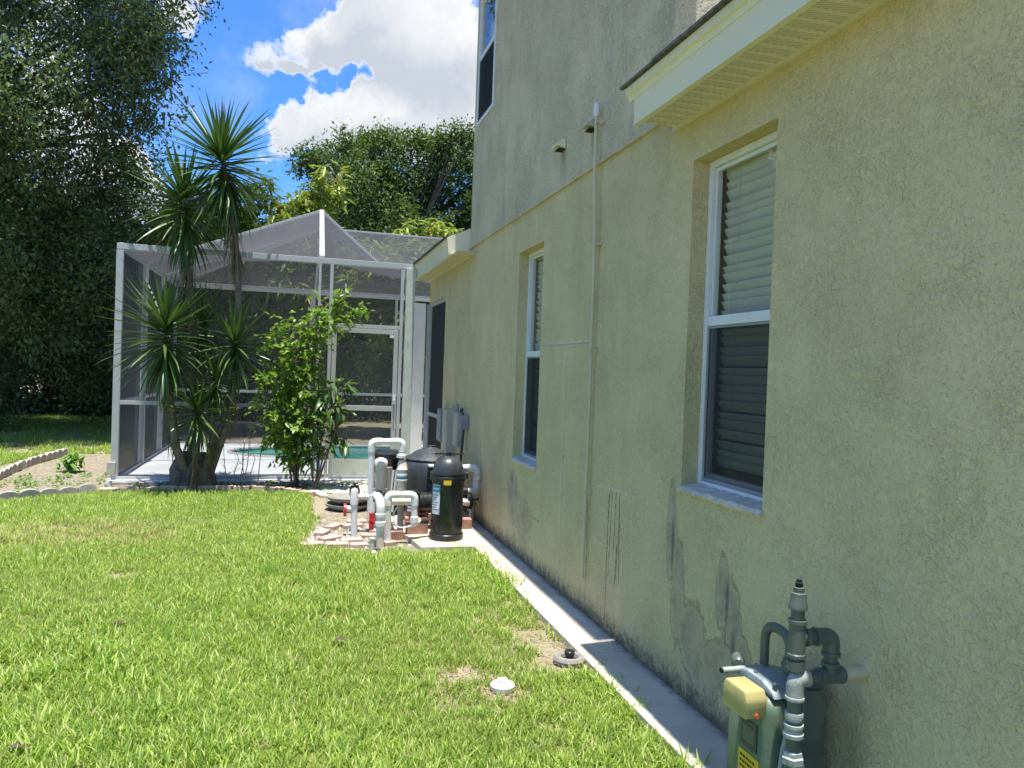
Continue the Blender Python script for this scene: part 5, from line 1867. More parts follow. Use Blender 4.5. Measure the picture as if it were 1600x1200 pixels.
# tall upside down U
u0 = G(578, 815, 7.5); u1 = G(581, 690, 7.5); u2 = G(629, 690, 7.5); u3 = G(628, 712, 7.5)
pipe_run(plumb, [u0, u1, u2, u3], R * 1.05, PVC, collars=[(G(580, 800, 7.5), (0, 0, 1), .17), (G(628, 716, 7.5), (0, 0, 1), .05)])
MB().lathe(G(627, 716, 7.5), [(.028, 0), (.05, .008), (.05, .035), (.032, .045)], 18).build('union', PVC, plumb, smooth=True)
# feeder cylinder under it with printed bands
fcb = G(627, 768, 7.5)
MB().lathe(fcb, [(.030, 0), (.050, .02), (.052, .10), (.055, .105), (.055, .12), (.052, .125), (.052, .20), (.056, .205), (.056, .22), (.05, .226), (.046, .27), (.03, .31)], 22).build('feeder_cylinder', PVC_OLD, plumb, smooth=True)
MB().lathe(fcb + Vector((0, 0, .128)), [(.0526, 0), (.0532, .001), (.0532, .055), (.0526, .056)], 22).build('printed_band', BLUE, plumb, smooth=True)
MB().lathe(fcb + Vector((0, 0, .150)), [(.0534, 0), (.0538, .001), (.0538, .028), (.0534, .029)], 22).build('printed_band', WHITE_ST, plumb, smooth=True)
# chlorinator column with domed cap
cc = G(594, 768, 7.62)
MB().lathe(cc, [(.066, 0), (.066, .03), (.055, .035), (.055, .245), (.062, .25), (.062, .262)], 24).build('chlorinator_body', PVC_OLD, plumb, smooth=True)
MB().lathe(cc + Vector((0, 0, .262)), [(.066, 0), (.068, .03), (.055, .055), (.025, .072), (.002, .075)], 24).build('chlorinator_cap', PVC, plumb, smooth=True)
MB().tube([cc + Vector((0, 0, -.25)), cc], R * 1.1, 14).build('pipe', PVC, plumb, smooth=True)
MB().tube([G(608, 730, 7.7), G(606, 800, 7.7)], 0.034, 14).build('pipe', PVC_GREY, plumb, smooth=True)
MB().tube([G(615, 735, 7.68), G(611, 770, 7.68), G(607, 800, 7.68)], 0.012, 8).tube([G(620, 735, 7.68), G(616, 770, 7.68), G(613, 800, 7.68)], 0.012, 8).build('white_tube', PVC, plumb, smooth=True)
# front valve: big elbow with pipe into the ground
YF = 6.85
e0 = G(594, 856, YF); e0.z = -.02
e1_ = G(594, 815, YF)
MB().tube([e0, G(594, 826, YF)], 0.036, 16).build('pipe', PVC_OLD, plumb, smooth=True)
MB().tube(arc_path([G(594, 828, YF), G(595, 782, YF), G(588, 774, YF + .18)], .10, 8), 0.040, 16).build('elbow', PVC, plumb, smooth=True)
MB().lathe(G(594, 822, YF), [(.040, 0), (.050, .004), (.050, .04), (.042, .044)], 18).build('union', PVC, plumb, smooth=True)
MB().lathe(G(594, 808, YF), [(.040, 0), (.046, .004), (.046, .03), (.042, .034)], 18).build('union', PVC, plumb, smooth=True)
MB().tube([G(578, 812, YF + .02), G(585, 816, YF + .02)], 0.034, 14).box(G(577, 812, YF).x, G(584, 812, YF).x, YF - .01, YF + .03, G(580, 828, YF).z, G(580, 802, YF).z).build('valve_handle', RED_PL, plumb)['label'] = 'red valve handle low beside the front elbow'
MB().lathe(G(592, 784, YF + .16), [(.05, 0), (.055, .01), (.055, .05), (.04, .065), (.016, .07), (.016, .10)], 18).box(G(587, 768, YF + .16).x, G(597, 768, YF + .16).x, YF + .14, YF + .17, G(592, 771, YF + .16).z, G(592, 766, YF + .16).z).build('valve_body', BLACK_PL, plumb)
# small stub pipe and dark lid at the front
s0 = G(581, 862, 6.66); s0.z = 0
MB().lathe(s0, [(.022, 0), (.022, .12), (.026, .122), (.026, .135)], 14).build('pipe_stub', PVC_OLD, plumb, smooth=True)
lid = MB().lathe((0.72, 6.64, -0.01), [(.10, 0), (.10, .03), (.085, .04), (.04, .045)], 20).build('valve_box_lid', BLACK_PL, None, smooth=True)
tag(lid, 'round dark lid flush in the grass at the front of the pipes', 'lid')
wc = MB().lathe(G(584, 866, 6.55) * 1.0, [(.018, -.02), (.024, 0), (.024, .02), (.012, .03)], 12).build('pipe_stub', PVC, plumb, smooth=True)
# front arch pipe
YA = 6.95
a0 = G(606, 850, YA); a0.z = .0
pipe_run(plumb, [a0, G(606, 773, YA), G(648, 773, YA), G(647, 815, YA), ], R * 1.02, PVC, collars=[(G(647, 816, YA), (0, 0, 1), .055), (G(606, 790, YA), (0, 0, 1), .04)])
MB().tube([G(647, 812, YA), G(646, 819, YA), G(655, 813, YA + .05)], [.034, .034, .028], 12).build('elbow', PVC, plumb, smooth=True)
MB().tube([G(655, 814, YA + .05), G(668, 814, YA + .08)], .028, 12).build('coupling', TANK, plumb, smooth=True)
# salt cell across
MB().tube([G(612, 783, 7.15), G(642, 783, 7.15)], .036, 14).build('salt_cell', PVC, plumb, smooth=True)
for q in (616, 622, 628, 634):
    MB().tube([G(q, 783, 7.15), G(q + 3, 783, 7.15)], .042, 14).build('cell_rib', PVC_OLD, plumb, smooth=True)
MB().tube([G(626, 786, 7.2), G(625, 840, 7.2)], .03, 12).build('pipe', PVC_GREY, plumb, smooth=True)
# white hose loop
MB().tube(arc_path([G(621, 792, 6.98), G(613, 805, 6.95), G(620, 825, 6.93), G(636, 824, 6.93), G(650, 818, 6.95)], .12, 6), .007, 8).build('hose', PVC, plumb, smooth=True)

# dark round things behind
pot = MB().lathe(G(604, 770, 8.2), [(.14, -.3), (.14, .0), (.13, .20), (.17, .36), (.19, .38), (.19, .43), (.16, .45), (.02, .46)], 26).build('dark_drum', BLACK_PL, None, smooth=True)
tag(pot, 'black flat-lidded drum standing behind the tall white pipe loop', 'drum')
pw_ = G(548, 770, 8.6)
for (dz, r_) in ((-.07, .20), (.02, .19)):
    pass
pan = MB().lathe((0.62, 8.75, 0.0), [(.15, 0), (.24, .05), (.25, .075), (.23, .075), (.15, .03)], 26).build('plant_saucer', RING, None, smooth=True)
tag(pan, 'lower dark saucer of the stacked pair behind the left valve', 'plant saucer')
pan = MB().lathe((0.64, 8.75, 0.078), [(.15, 0), (.24, .05), (.25, .075), (.23, .075), (.15, .03)], 26).build('plant_saucer', RING, None, smooth=True)
tag(pan, 'upper dark saucer of the stacked pair behind the left valve', 'plant saucer')

# large dark grey filter tank
TKZ = 0.80
tk_ = thing('filter_tank', 'large domed dark grey filter tank behind the black canister', 'filter tank', (1.42, 7.95, 0.05))
tc0 = Vector((1.40, 7.95, 0.0))
MB().lathe(tc0, [(.26, .36), (.30, .37), (.305, .42), (.285, .44), (.29, .60), (.285, .72), (.27, .80), (.245, .83)], 34).build('tank_body', TANK, tk_, smooth=True)
MB().lathe(tc0, [(.26, .831), (.265, .845), (.235, .87), (.15, .94), (.05, .985), (.045, .99), (.045, 1.01), (.002, 1.012)], 34).build('tank_dome', TANK, tk_, smooth=True)
MB().lathe(tc0, [(.26, .05), (.275, .07), (.275, .33), (.29, .335), (.29, .358), (.26, .359)], 34).build('tank_base', BLACK_PL, tk_, smooth=True)
MB().lathe(tc0, [(.292, .334), (.306, .338), (.306, .356), (.29, .359)], 34).build('clamp_band', ORANGE_PL, tk_, smooth=True)
# louvred label / vents on the side of the tank
for i in range(5):
    z = .56 + i * .045
    MB().box(1.32, 1.40, 7.645 + .01, 7.668, z, z + .022).build('vent_rib', BLACK_PL, tk_)
MB().box(1.33, 1.42, 7.60, 7.70, .78, .80).build('sticker', WHITE_ST, tk_)

for ch in tk_.children:
    for v in ch.data.vertices:
        v.co.z *= TKZ
# pump
pu = thing('pool_pump', 'black pool pump with red base between canister and wall', 'pump', (1.5, 7.4, 0.05))
MB().tube([(1.15, 7.42, .30), (1.45, 7.46, .30)], .10, 20).build('pump_housing', BLACK_PL, pu, smooth=True)
MB().tube([(1.46, 7.46, .30), (1.74, 7.50, .30)], .085, 20).build('motor', BLACK_PL, pu, smooth=True)
for k in range(6):
    x = 1.50 + k * .035
    MB().tube([(x, 7.465 + k * .005, .30), (x + .012, 7.467 + k * .005, .30)], .092, 20).build('cooling_fin', TANK, pu, smooth=True)
MB().box(1.12, 1.28, 7.24, 7.50, .145, .170).box(1.50, 1.64, 7.35, 7.55, .145, .170).build('base', ORANGE_PL, pu, bevel=.008)
MB().box(1.12, 1.20, 7.30, 7.50, .19, .42).build('bracket', BLACK_PL, pu, bevel=.01)
for k in range(6):
    MB().box(1.085, 1.12, 7.30, 7.34, .24 + k * .03, .255 + k * .03).build('fin', WHITE_ST, pu)
MB().box(1.075, 1.082, 7.16, 7.19, .20, .25).build('red_label', RED_PL, pu)
# return pipes by the wall
rp = thing('return_pipes', 'white pool return pipes looping beside the wall right of the canister', 'pipes', (1.65, 7.5, 0.05))
pipe_run(rp, [G(712, 731, 7.55), G(746, 731, 7.55), G(744, 768, 7.6), G(728, 768, 7.5)], .034, PVC, collars=[(G(745, 750, 7.55), (0, 0, 1), .05)])
MB().tube([G(722, 768, 7.45), G(730, 768, 7.45)], .043, 16).build('union', BLACK_PL, rp, smooth=True)
pipe_run(rp, [G(715, 784, 7.42), G(730, 784, 7.42), G(730, 793, 7.5)], .032, PVC)
MB().tube([G(737, 775, 7.75), G(737, 830, 7.75)], .03, 12).build('pipe', PVC_OLD, rp, smooth=True)
MB().tube([G(744, 785, 7.7), G(748, 800, 7.7), G(749, 825, 7.7)], .012, 8).tube([G(738, 782, 7.5), G(746, 779, 7.6), G(750, 790, 7.7), G(747, 825, 7.7)], .010, 8).build('cable', CABLE, rp, smooth=True)
MB().tube([G(722, 742, 7.5), G(730, 742, 7.5)], .04, 14).build('union', BLACK_PL, rp, smooth=True)

# black cartridge canister in front
cn = thing('filter_canister', 'tall black cylindrical filter canister with dome lid and yellow tag at the front', 'filter canister', (1.40, 6.96, 0.05))
c0 = Vector((1.395, 6.96, 0.05))
MB().lathe(c0, [(.150, 0), (.158, .004), (.158, .05), (.150, .056), (.148, .07)], 36).build('foot', BLACK_PL, cn, smooth=True)
MB().lathe(c0, [(.146, .071), (.148, .08), (.145, .535), (.150, .54)], 36).build('body', BLACK_PL, cn, smooth=True)
MB().lathe(c0, [(.151, .541), (.166, .545), (.168, .575), (.160, .58), (.160, .598), (.165, .60), (.163, .612), (.145, .615)], 36).build('clamp_ring', BLACK_PL, cn, smooth=True)
prof = [(.143, .616)]
for k in range(1, 12):
    a = math.pi / 2 * k / 12
    prof.append((.141 * math.cos(a) ** .9, .63 + .135 * math.sin(a)))
prof.append((.004, .766))
MB().lathe(c0, prof, 36).build('dome_lid', TANK, cn, smooth=True)
MB().box(c0.x - .13, c0.x + .14, c0.y - .02, c0.y + .02, .825, .838).build('lifting_bar', BLACK_PL, cn, bevel=.004)
MB().box(c0.x - .02, c0.x + .02, c0.y - .03, c0.y + .03, .808, .85).build('gauge_mount', BLACK_PL, cn, bevel=.006)
MB().box(c0.x - .115, c0.x + .02, c0.y - .185, c0.y - .150, .585, .635).build('clamp_lever', BLACK_PL, cn, bevel=.008)
MB().box(c0.x - .075, c0.x - .005, c0.y - .190, c0.y - .186, .568, .608).build('yellow_tag', YELLOW, cn)
# labels wrapped on the body: dark marks on blue and white
def wrap(c, r, a0, a1, z0, z1, name, mat, parent, n=8):
    mb_ = MB()
    for i in range(n + 1):
        a = math.radians(a0 + (a1 - a0) * i / n)
        mb_.v += [(c.x + r * math.cos(a), c.y + r * math.sin(a), z0), (c.x + r * math.cos(a), c.y + r * math.sin(a), z1)]
    for i in range(n):
        k = i * 2
        mb_.f.append((k, k + 2, k + 3, k + 1))
    return mb_.build(name, mat, parent)


wrap(c0, .1495, 196, 232, .29, .56, 'label', WHITE_ST, cn)
wrap(c0, .1500, 197, 231, .49, .555, 'label', BLUE, cn)
wrap(c0, .1504, 201, 227, .515, .530, 'label', WHITE_ST, cn)
for k in range(7):
    wrap(c0, .1503, 200, 226 - (k % 3) * 4, .46 - k * .022, .466 - k * .022, 'printed_line', DARK_PRINT, cn)

# ================================================================== GAS METER
gm = thing('gas_meter', 'grey green gas meter with riser pipes and amber cover by the wall', 'gas meter', (1.62, 2.2, 0.0))
YM = 2.11


def g(px, py, Y=YM):
    return at(px, py, Y=Y)


PR = 0.0215
XR = g(1243, 1050).x
zc = g(1243, 1052).z           # height of the wall pipe
W0 = Vector((1.86, YM, .648))
# cream stub from the wall
MB().tube([W0, Vector((g(1318, 1049).x, YM, .648))], .0200, 16).build('wall_stub', PIPEM, gm, smooth=True)
lp = Vector((XR, YM, .648))


def fitting(c, axis, prof_, name='fitting', mat=IRON, n=20):
    return MB().lathe(c, prof_, n, axis).build(name, mat, gm, smooth=True)


def collar_at(p, axis, L_=.03, r=PR * 1.28, mat=IRON):
    return fitting(p, axis, [(PR, 0), (r * .97, .001), (r, .004), (r, L_ - .004), (r * .97, L_ - .001), (PR, L_)], mat=mat)


xt = g(1297, 1048).x
# run along: tee near the wall, horizontal to the vertical riser
MB().tube([Vector((g(1318, 1049).x, YM, .648)), Vector((XR + .02, YM, .648))], PR, 18).build('pipe', IRON, gm, smooth=True)
fitting(Vector((xt - .045, YM, .648)), (1, 0, 0), [(PR, 0), (PR * 1.35, .002), (PR * 1.35, .012), (PR * 1.22, .015), (PR * 1.22, .075), (PR * 1.35, .078), (PR * 1.35, .090), (PR, .092)], 'tee')
fitting(Vector((xt, YM, .648)), (0, 0, 1), [(PR * 1.2, 0), (PR * 1.2, .030), (PR * 1.38, .032), (PR * 1.38, .044), (PR, .046)], 'tee')
ztop = g(1243, 997).z
# upper loop: from tee up, elbow, back to riser
MB().tube(arc_path([Vector((xt, YM, .66)), Vector((xt, YM, ztop)), Vector((XR, YM, ztop))], .05, 8), PR, 18).build('pipe', IRON, gm, smooth=True)
MB().tube(arc_path([Vector((xt, YM, ztop - .055)), Vector((xt, YM, ztop)), Vector((xt - .055, YM, ztop))], .045, 8), PR * 1.25, 18).build('elbow', IRON, gm, smooth=True)
collar_at(Vector((xt, YM, ztop - .066)), (0, 0, 1), .014, PR * 1.42)
collar_at(Vector((xt - .068, YM, ztop)), (1, 0, 0), .014, PR * 1.42)
collar_at(Vector((XR + .028, YM, ztop)), (1, 0, 0), .018, PR * 1.3)
# vertical riser up to plug
z1_ = g(1247, 930).z
MB().tube([Vector((XR, YM, .70)), Vector((XR, YM, z1_))], PR, 18).build('riser_pipe', IRON, gm, smooth=True)
fitting(Vector((XR, YM, ztop - .062)), (0, 0, 1), [(PR, 0), (PR * 1.38, .002), (PR * 1.38, .012), (PR * 1.24, .015), (PR * 1.24, .108), (PR * 1.38, .111), (PR * 1.38, .122), (PR, .124)], 'tee')
fitting(Vector((XR, YM, ztop - .105)), (0, 0, 1), [(PR, 0), (PR * 1.30, .003), (PR * 1.33, .020), (PR * 1.33, .034), (PR, .036)])
fitting(Vector((XR, YM, z1_ - .045)), (0, 0, 1), [(PR, 0), (PR * 1.38, .002), (PR * 1.38, .012), (PR * 1.25, .02), (PR * 1.15, .04), (PR * 1.10, .045), (PR * 1.10, .052), (PR * .80, .055), (PR * .80, .070), (PR * .55, .072)], 'reducer')
fitting(Vector((XR, YM, z1_ + .027)), (0, 0, 1), [(PR * .52, 0), (PR * .60, .002), (PR * .60, .014), (PR * .45, .016), (PR * .45, .024)], 'plug', DARKVOID, 6)
# light elbow turning down at the end of the horizontal
xe = XR - .002
MB().tube(arc_path([Vector((xe + .045, YM - .004, .648)), Vector((xe, YM - .004, .648)), Vector((xe, YM - .004, .590))], .045, 10), PR * 1.28, 20).build('elbow', CASTALU, gm, smooth=True)
collar_at(Vector((xe, YM - .004, .580)), (0, 0, 1), .014, PR * 1.45, CASTALU)
MB().tube([Vector((xe, YM - .004, .59)), Vector((xe, YM - .004, -.05))], PR * 1.0, 18).build('down_pipe', IRON, gm, smooth=True)
collar_at(Vector((xe, YM - .004, .515)), (0, 0, 1), .028, PR * 1.35, CASTALU)
fitting(Vector((xe, YM - .004, .460)), (0, 0, 1), [(PR, 0), (PR * 1.5, .003), (PR * 1.5, .014), (PR * 1.3, .017), (PR * 1.3, .032), (PR * 1.45, .035), (PR * 1.45, .044), (PR, .046)], 'union', CASTALU)
fitting(Vector((xe, YM - .004, .375)), (0, 0, 1), [(PR, 0), (PR * 1.65, .002), (PR * 1.7, .022), (PR * 1.45, .026), (PR * 1.45, .04), (PR, .044)], 'union_nut', CASTALU, 6)
fitting(Vector((xe, YM - .004, .240)), (0, 0, 1), [(PR, 0), (PR * 1.5, .003), (PR * 1.5, .016), (PR * 1.35, .02), (PR * 1.35, .034), (PR * 1.5, .038), (PR * 1.5, .05), (PR, .055)], 'union', CASTALU)
meter_pipes = set(gm.children)
# meter body: front and back pans with flange
YB0, YB1 = 2.245, 2.43
xb0, xb1 = 1.515, 1.775
def pan(x0_, x1_, z0, z1, y0, y1, name, mat, r=.055):
    mb_ = MB()
    n = 5
    rings = []
    for (yy, ins) in ((y0, .030), (y0 + .012, .012), (y0 + .03, .0), (y1, .0)):
        ring = []
        for (cx, cz, a_) in ((x1_ - r, z1 - r, 0), (x0_ + r, z1 - r, 90), (x0_ + r, z0 + r, 180), (x1_ - r, z0 + r, 270)):
            for k in range(n):
                a = math.radians(a_ + 90 * k / (n - 1))
                ring.append((cx + (r - ins) * math.cos(a), yy, cz + (r - ins) * math.sin(a)))
        rings.append(ring)
    L_ = len(rings[0])
    for ring in rings:
        mb_.v += ring
    mb_.f.append(tuple(range(L_)))
    mb_.f.append(tuple((len(rings) - 1) * L_ + k for k in range(L_)))
    for i in range(len(rings) - 1):
        for k in range(L_):
            a, b = i * L_ + k, i * L_ + (k + 1) % L_
            mb_.f.append((a, b, b + L_, a + L_))
    return mb_.build(name, mat, gm, smooth=True, auto=50)


# body set with its index side towards the lawn (-X)
def panx(y0_, y1_, z0, z1, x0, x1, name, mat, r=.055):
    o_ = pan(y0_, y1_, z0, z1, x0, x1, name, mat, r)
    for v in o_.data.vertices:
        x, y, z = v.co
        v.co = (y, x, z)
    return o_


panx(2.20, 2.46, .10, .535, 1.500, 1.585, 'front_case', METERGREEN)
panx(2.19, 2.47, .09, .545, 1.586, 1.606, 'case_flange', METERGREEN, .06)
panx(2.20, 2.46, .10, .535, 1.607, 1.755, 'back_case', IRON)
for (yy, zz) in [(2.20, y_) for y_ in (.14, .22, .30, .38, .46)] + [(2.465, .3)] + [(2.26, .098), (2.36, .098)]:
    MB().tube([(1.575, yy, zz), (1.618, yy, zz)], .0075, 8).build('bolt', BOLT, gm, smooth=True)
TOPCAST = simple('weathered_casting', (0.25, 0.30, 0.29), 0.6, var=0.2, vscale=22, bump=0.35, bscale=120, dirt=(0.12, 0.13, 0.12), dirt_amt=0.6)
# top casting with the two connections
MB().prism([(2.205, .535), (2.465, .535), (2.45, .560), (2.37, .578), (2.28, .575), (2.22, .558)], 1.53, 1.69, 'x').build('top_casting', TOPCAST, gm, smooth=True, bevel=.008)
MB().prism([(1.62, .40), (1.70, .40), (1.74, .52), (1.72, .56), (1.63, .57)], 2.165, 2.198).build('inlet_shoulder', IRON, gm, bevel=.006)
for (xx, yy) in ((1.55, 2.23), (1.55, 2.34), (1.55, 2.44), (1.61, 2.225), (1.67, 2.24)):
    MB().lathe((xx, yy, .556), [(.009, 0), (.009, .024), (.006, .028)], 6).build('casting_bolt', IRON, gm)
# regulator dome behind towards the wall
MB().lathe((1.72, 2.30, .54), [(.075, 0), (.085, .006), (.085, .02), (.06, .04), (.02, .055), (.002, .056)], 22).build('regulator_cap', IRON, gm, smooth=True)
MB().lathe((1.72, 2.30, .46), [(.055, 0), (.06, .04), (.065, .079)], 22).build('regulator_body', IRON, gm, smooth=True)
# looped pipe on top of the meter
lpx, lpy = g(1212, 1045, 2.30).x, 2.30
l2x = g(1200, 1045, 2.36).x
lt = g(1208, 985, 2.32).z
MB().tube(arc_path([(lpx, 2.27, .60), (lpx, 2.27, lt), (lpx - .012, 2.40, lt), (lpx - .012, 2.40, .58)], .075, 12), .0175, 16).build('loop_pipe', IRON, gm, smooth=True)
fitting(Vector((lpx, 2.27, .605)), (0, 0, 1), [(.018, 0), (.029, .002), (.030, .026), (.025, .030), (.025, .04), (.0185, .042)], 'nut', IRON, 8)
MB().lathe((1.55, 2.455, .575), [(.018, -.03), (.026, -.02), (.026, .02), (.012, .03)], 14, (.6, 1, .1)).build('side_valve', IRON, gm, smooth=True)
MB().tube([(1.455, 2.42, .560), (1.56, 2.42, .560)], .011, 12).build('test_plug', CASTALU, gm, smooth=True)
MB().tube([(1.447, 2.42, .560), (1.4545, 2.42, .560)], .009, 12).build('plug_end', DARKVOID, gm, smooth=True)
# amber index cover
MB().prism([(2.205, .478), (2.345, .478), (2.35, .54), (2.335, .572), (2.215, .572), (2.20, .54)], 1.408, 1.498, 'x').build('index_cover', AMBER, gm, smooth=True, bevel=.008, auto=60)
MB().box(1.470, 1.4985, 2.225, 2.325, .49, .552).build('index_dial', WHITE_ST, gm)
for k in range(4):
    MB().tube([(1.4655, 2.243 + k * .022, .522), (1.4695, 2.243 + k * .022, .522)], .008, 12).build('dial', DARK_PRINT, gm, smooth=True)
MB().tube([(1.455, 2.196, .490), (1.455, 2.2045, .490)], .008, 10).build('cover_screw', ORANGE_PL, gm, smooth=True)
# name plate and yellow notice
MB().box(1.4955, 1.4995, 2.25, 2.345, .335, .43).build('name_plate', TANK, gm)
MB().box(1.4945, 1.4955, 2.262, 2.333, .355, .41).build('plate_face', IRON, gm)
MB().box(1.4965, 1.4995, 2.235, 2.355, .225, .315).build('yellow_notice', YELLOW, gm)
rr = random.Random(6)
for r_ in range(4):
    y = 2.345
    while y > 2.262:
        w_ = rr.uniform(.006, .016)
        MB().box(1.4958, 1.4964, y - w_, y, .300 - r_ * .019 - .009, .300 - r_ * .019).build('printed_mark', DARK_PRINT, gm)
        y -= w_ + .004
# bracket at the front with bolts
MB().prism([(1.545, .20), (1.60, .20), (1.62, .27), (1.612, .40), (1.588, .435), (1.562, .43), (1.548, .38), (1.538, .30)], 2.168, 2.188).build('bracket', CASTALU, gm, bevel=.005)
MB().prism([(1.590, .21), (1.645, .21), (1.645, .30), (1.618, .37), (1.595, .36)], 2.150, 2.166).build('bracket', CASTALU, gm, bevel=.004)
for (xx, zz) in ((1.56, .30), (1.59, .30), (1.56, .18), (1.60, .18), (1.55, .36)):
    MB().tube([(xx, 2.145, zz), (xx, 2.17, zz)], .008, 8).build('bolt', BOLT, gm, smooth=True)

for ch in gm.children:
    if ch not in meter_pipes:
        for v in ch.data.vertices:
            v.co.x = 1.468 + (v.co.x - 1.408) * 0.885
# ================================================================== SMALL THINGS ON THE LAWN
co = thing('cleanout_cap', 'white round pipe cleanout cap with a square boss in the grass', 'pipe cap', (1.054, 3.685, 0))
MB().lathe((1.054, 3.685, 0), [(.050, -.05), (.050, .012), (.060, .014), (.062, .034), (.056, .040), (.02, .042)], 26).build('rim', PVC, co, smooth=True)
MB().box(1.030, 1.078, 3.665, 3.705, .0415, .064).build('square_boss', PVC, co, bevel=.004)
ir = thing('sprinkler_head', 'black sprinkler head in a round concrete ring beside the footing', 'sprinkler', (1.515, 3.97, 0))
mb_ = MB()
n = 28
for k in range(n + 1):
    pass
mb_.tube([(1.515 + .068 * math.cos(2 * math.pi * k / n), 3.97 + .068 * math.sin(2 * math.pi * k / n), .026) for k in range(n + 1)], .024, 8, cap=False)
mb_.lathe((1.515, 3.97, -.02), [(.06, 0), (.06, .035)], 20)
mb_.build('concrete_ring', RING, ir, smooth=True)
MB().lathe((1.515, 3.97, .014), [(.020, 0), (.022, .03), (.028, .034), (.029, .056), (.024, .060)], 16).build('nozzle', BLACK_PL, ir, smooth=True)
DEADLEAF = simple('dead_leaf', (0.09, 0.05, 0.03), 0.8)
for (px, py, lab) in [(530, 1003, 'curled dark brown leaf lying in mid lawn'), (183, 977, 'small dark leaf lying in the left part of the lawn'), (24, 1172, 'dark brown leaf lying at the lower left corner of the lawn')]:
    p = at(px, py, Z=0.045)
    mb_ = MB()
    for i in range(5):
        t = i / 4
        w_ = .022 * math.sin(math.pi * (.1 + .85 * t))
        mb_.v += [(p.x - .035 + t * .08, p.y - w_, p.z + .012 * math.sin(t * 3) + w_ * .5), (p.x - .035 + t * .08, p.y, p.z + .014 * math.sin(t * 3)), (p.x - .035 + t * .08, p.y + w_, p.z + .012 * math.sin(t * 3) + w_ * .5)]
    for i in range(4):
        k = i * 3
        mb_.f += [(k, k + 3, k + 4, k + 1), (k + 1, k + 4, k + 5, k + 2)]
    tag(mb_.build('fallen_leaf', DEADLEAF, None, smooth=True), lab, 'leaf')

# ================================================================== LAWN
import mathutils.noise as mno


def noise2(P, s, seed=0.0):
    return np.array([mno.noise(Vector((x * s + seed, y * s - seed, seed))) for x, y in P])


tufts = bpy.data.collections.new('grass_tufts')


def make_tuft(seed, nb, h, spread, wid):
    rr = random.Random(seed)
    v, f_ = [], []
    for b in range(nb):
        a = rr.uniform(0, 6.28)
        r_ = spread * math.sqrt(rr.random())
        bx, by = r_ * math.cos(a), r_ * math.sin(a)
        az = rr.uniform(0, 6.28)
        L_ = h * rr.uniform(.45, 1.15)
        lean = rr.uniform(.15, 1.15)
        curl = rr.uniform(.2, 1.2)
        w_ = wid * rr.uniform(.7, 1.2)
        dx, dy = math.cos(az), math.sin(az)
        sx, sy = -dy, dx
        x, y, z = bx, by, -0.004
        k = len(v)
        segs = 3
        ang = lean * .5
        for i in range(segs + 1):
            t = i / segs
            ww = w_ * (1 - t ** 2.5) * .5
            if i < segs:
                v += [(x - sx * ww, y - sy * ww, z), (x + sx * ww, y + sy * ww, z)]
            else:
                v.append((x, y, z))
            st = L_ / segs
            x += dx * math.sin(ang) * st; y += dy * math.sin(ang) * st; z += math.cos(ang) * st
            ang += curl / segs
        for i in range(segs - 1):
            q = k + i * 2
            f_.append((q, q + 1, q + 3, q + 2))
        q = k + (segs - 1) * 2
        f_.append((q, q + 1, q + 2))
    me = bpy.data.meshes.new('grass_tuft')
    me.from_pydata(v, [], f_)
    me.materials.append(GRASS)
    o_ = bpy.data.objects.new('grass_tuft', me)
    tufts.objects.link(o_)
    return o_


for s in range(8):
    make_tuft(100 + s, 20, 0.046 + 0.0040 * s, 0.062, 0.0056 + 0.0003 * s)


def inside(P, poly):
    x, y = P[:, 0], P[:, 1]
    r = np.zeros(len(P), bool)
    n = len(poly)
    for i in range(n):
        x1, y1 = poly[i]; x2, y2 = poly[(i + 1) % n]
        c = ((y1 > y) != (y2 > y)) & (x < (x2 - x1) * (y - y1) / (y2 - y1 + 1e-12) + x1)
        r ^= c
    return r


def scatter(x0, x1, y0, y1, dens):
    n = int((x1 - x0) * (y1 - y0) * dens)
    return np.c_[rng.uniform(x0, x1, n), rng.uniform(y0, y1, n)]


P = np.concatenate([scatter(-3.4, 1.64, 0.9, 4.6, 1250), scatter(-6.0, 1.64, 4.6, 10.3, 850), scatter(-3.4, 1.64, -2.5, 0.9, 150), scatter(-9, -3.4, -2.5, 4.6, 110), scatter(-13, -6, 4.6, 10.3, 110),
                    scatter(-13, -3.6, 10.3, 14.0, 260), scatter(-16, -2.4, 14.0, 23, 110)])
x, y = P[:, 0], P[:, 1]
keep = (~inside(P, bed)) & (x < 1.600)
keep &= ~((x > 1.0) & (y > 6.56) & (y < 9))
keep &= ~((x > -2.4) & (y > 10.2))
keep &= ~((x > 0.2) & (y > 8.2))
# bare round spots: cleanout, sprinkler, worn places
nz = noise2(P, 2.2, 3.1)
nz2 = noise2(P, 0.6, 9.0)
nz3 = noise2(P, 6.0, 5.0)
def spot(cx, cy, rx, ry, amp=.5):
    return np.sqrt(((x - cx) / rx) ** 2 + ((y - cy) / ry) ** 2) + nz3 * amp
bare = (spot(1.054, 3.685, .11, .11, .6) < 1) | (spot(1.515, 3.97, .17, .15, .3) < 1) | (spot(1.46, 4.35, .13, .42, .9) < .9) | (spot(.85, 3.85, .10, .06, .9) < 1) | (spot(.15, 4.9, .09, .05, .9) < 1) | (spot(-1.2, 6.2, .12, .06, .9) < 1) | (spot(0.72, 6.64, .13, .09, .3) < 1)
dens_ = 1.0 - 0.45 * (nz > .35) - .4 * (nz2 > .45)
dens_[spot(-1.9, 7.7, 1.0, .45, 1.2) < 1] *= .45
dens_[spot(.95, 3.75, .30, .26, 1.2) < 1] *= .45
dens_[spot(1.4, 4.5, .28, .7, 1.2) < 1] *= .5
dens_[spot(.35, 7.0, .9, .28, 1.2) < 1] *= .5
far = y > 13.8
dens_[far] *= np.clip(.62 + nz[far] * 1.1, .1, 1)
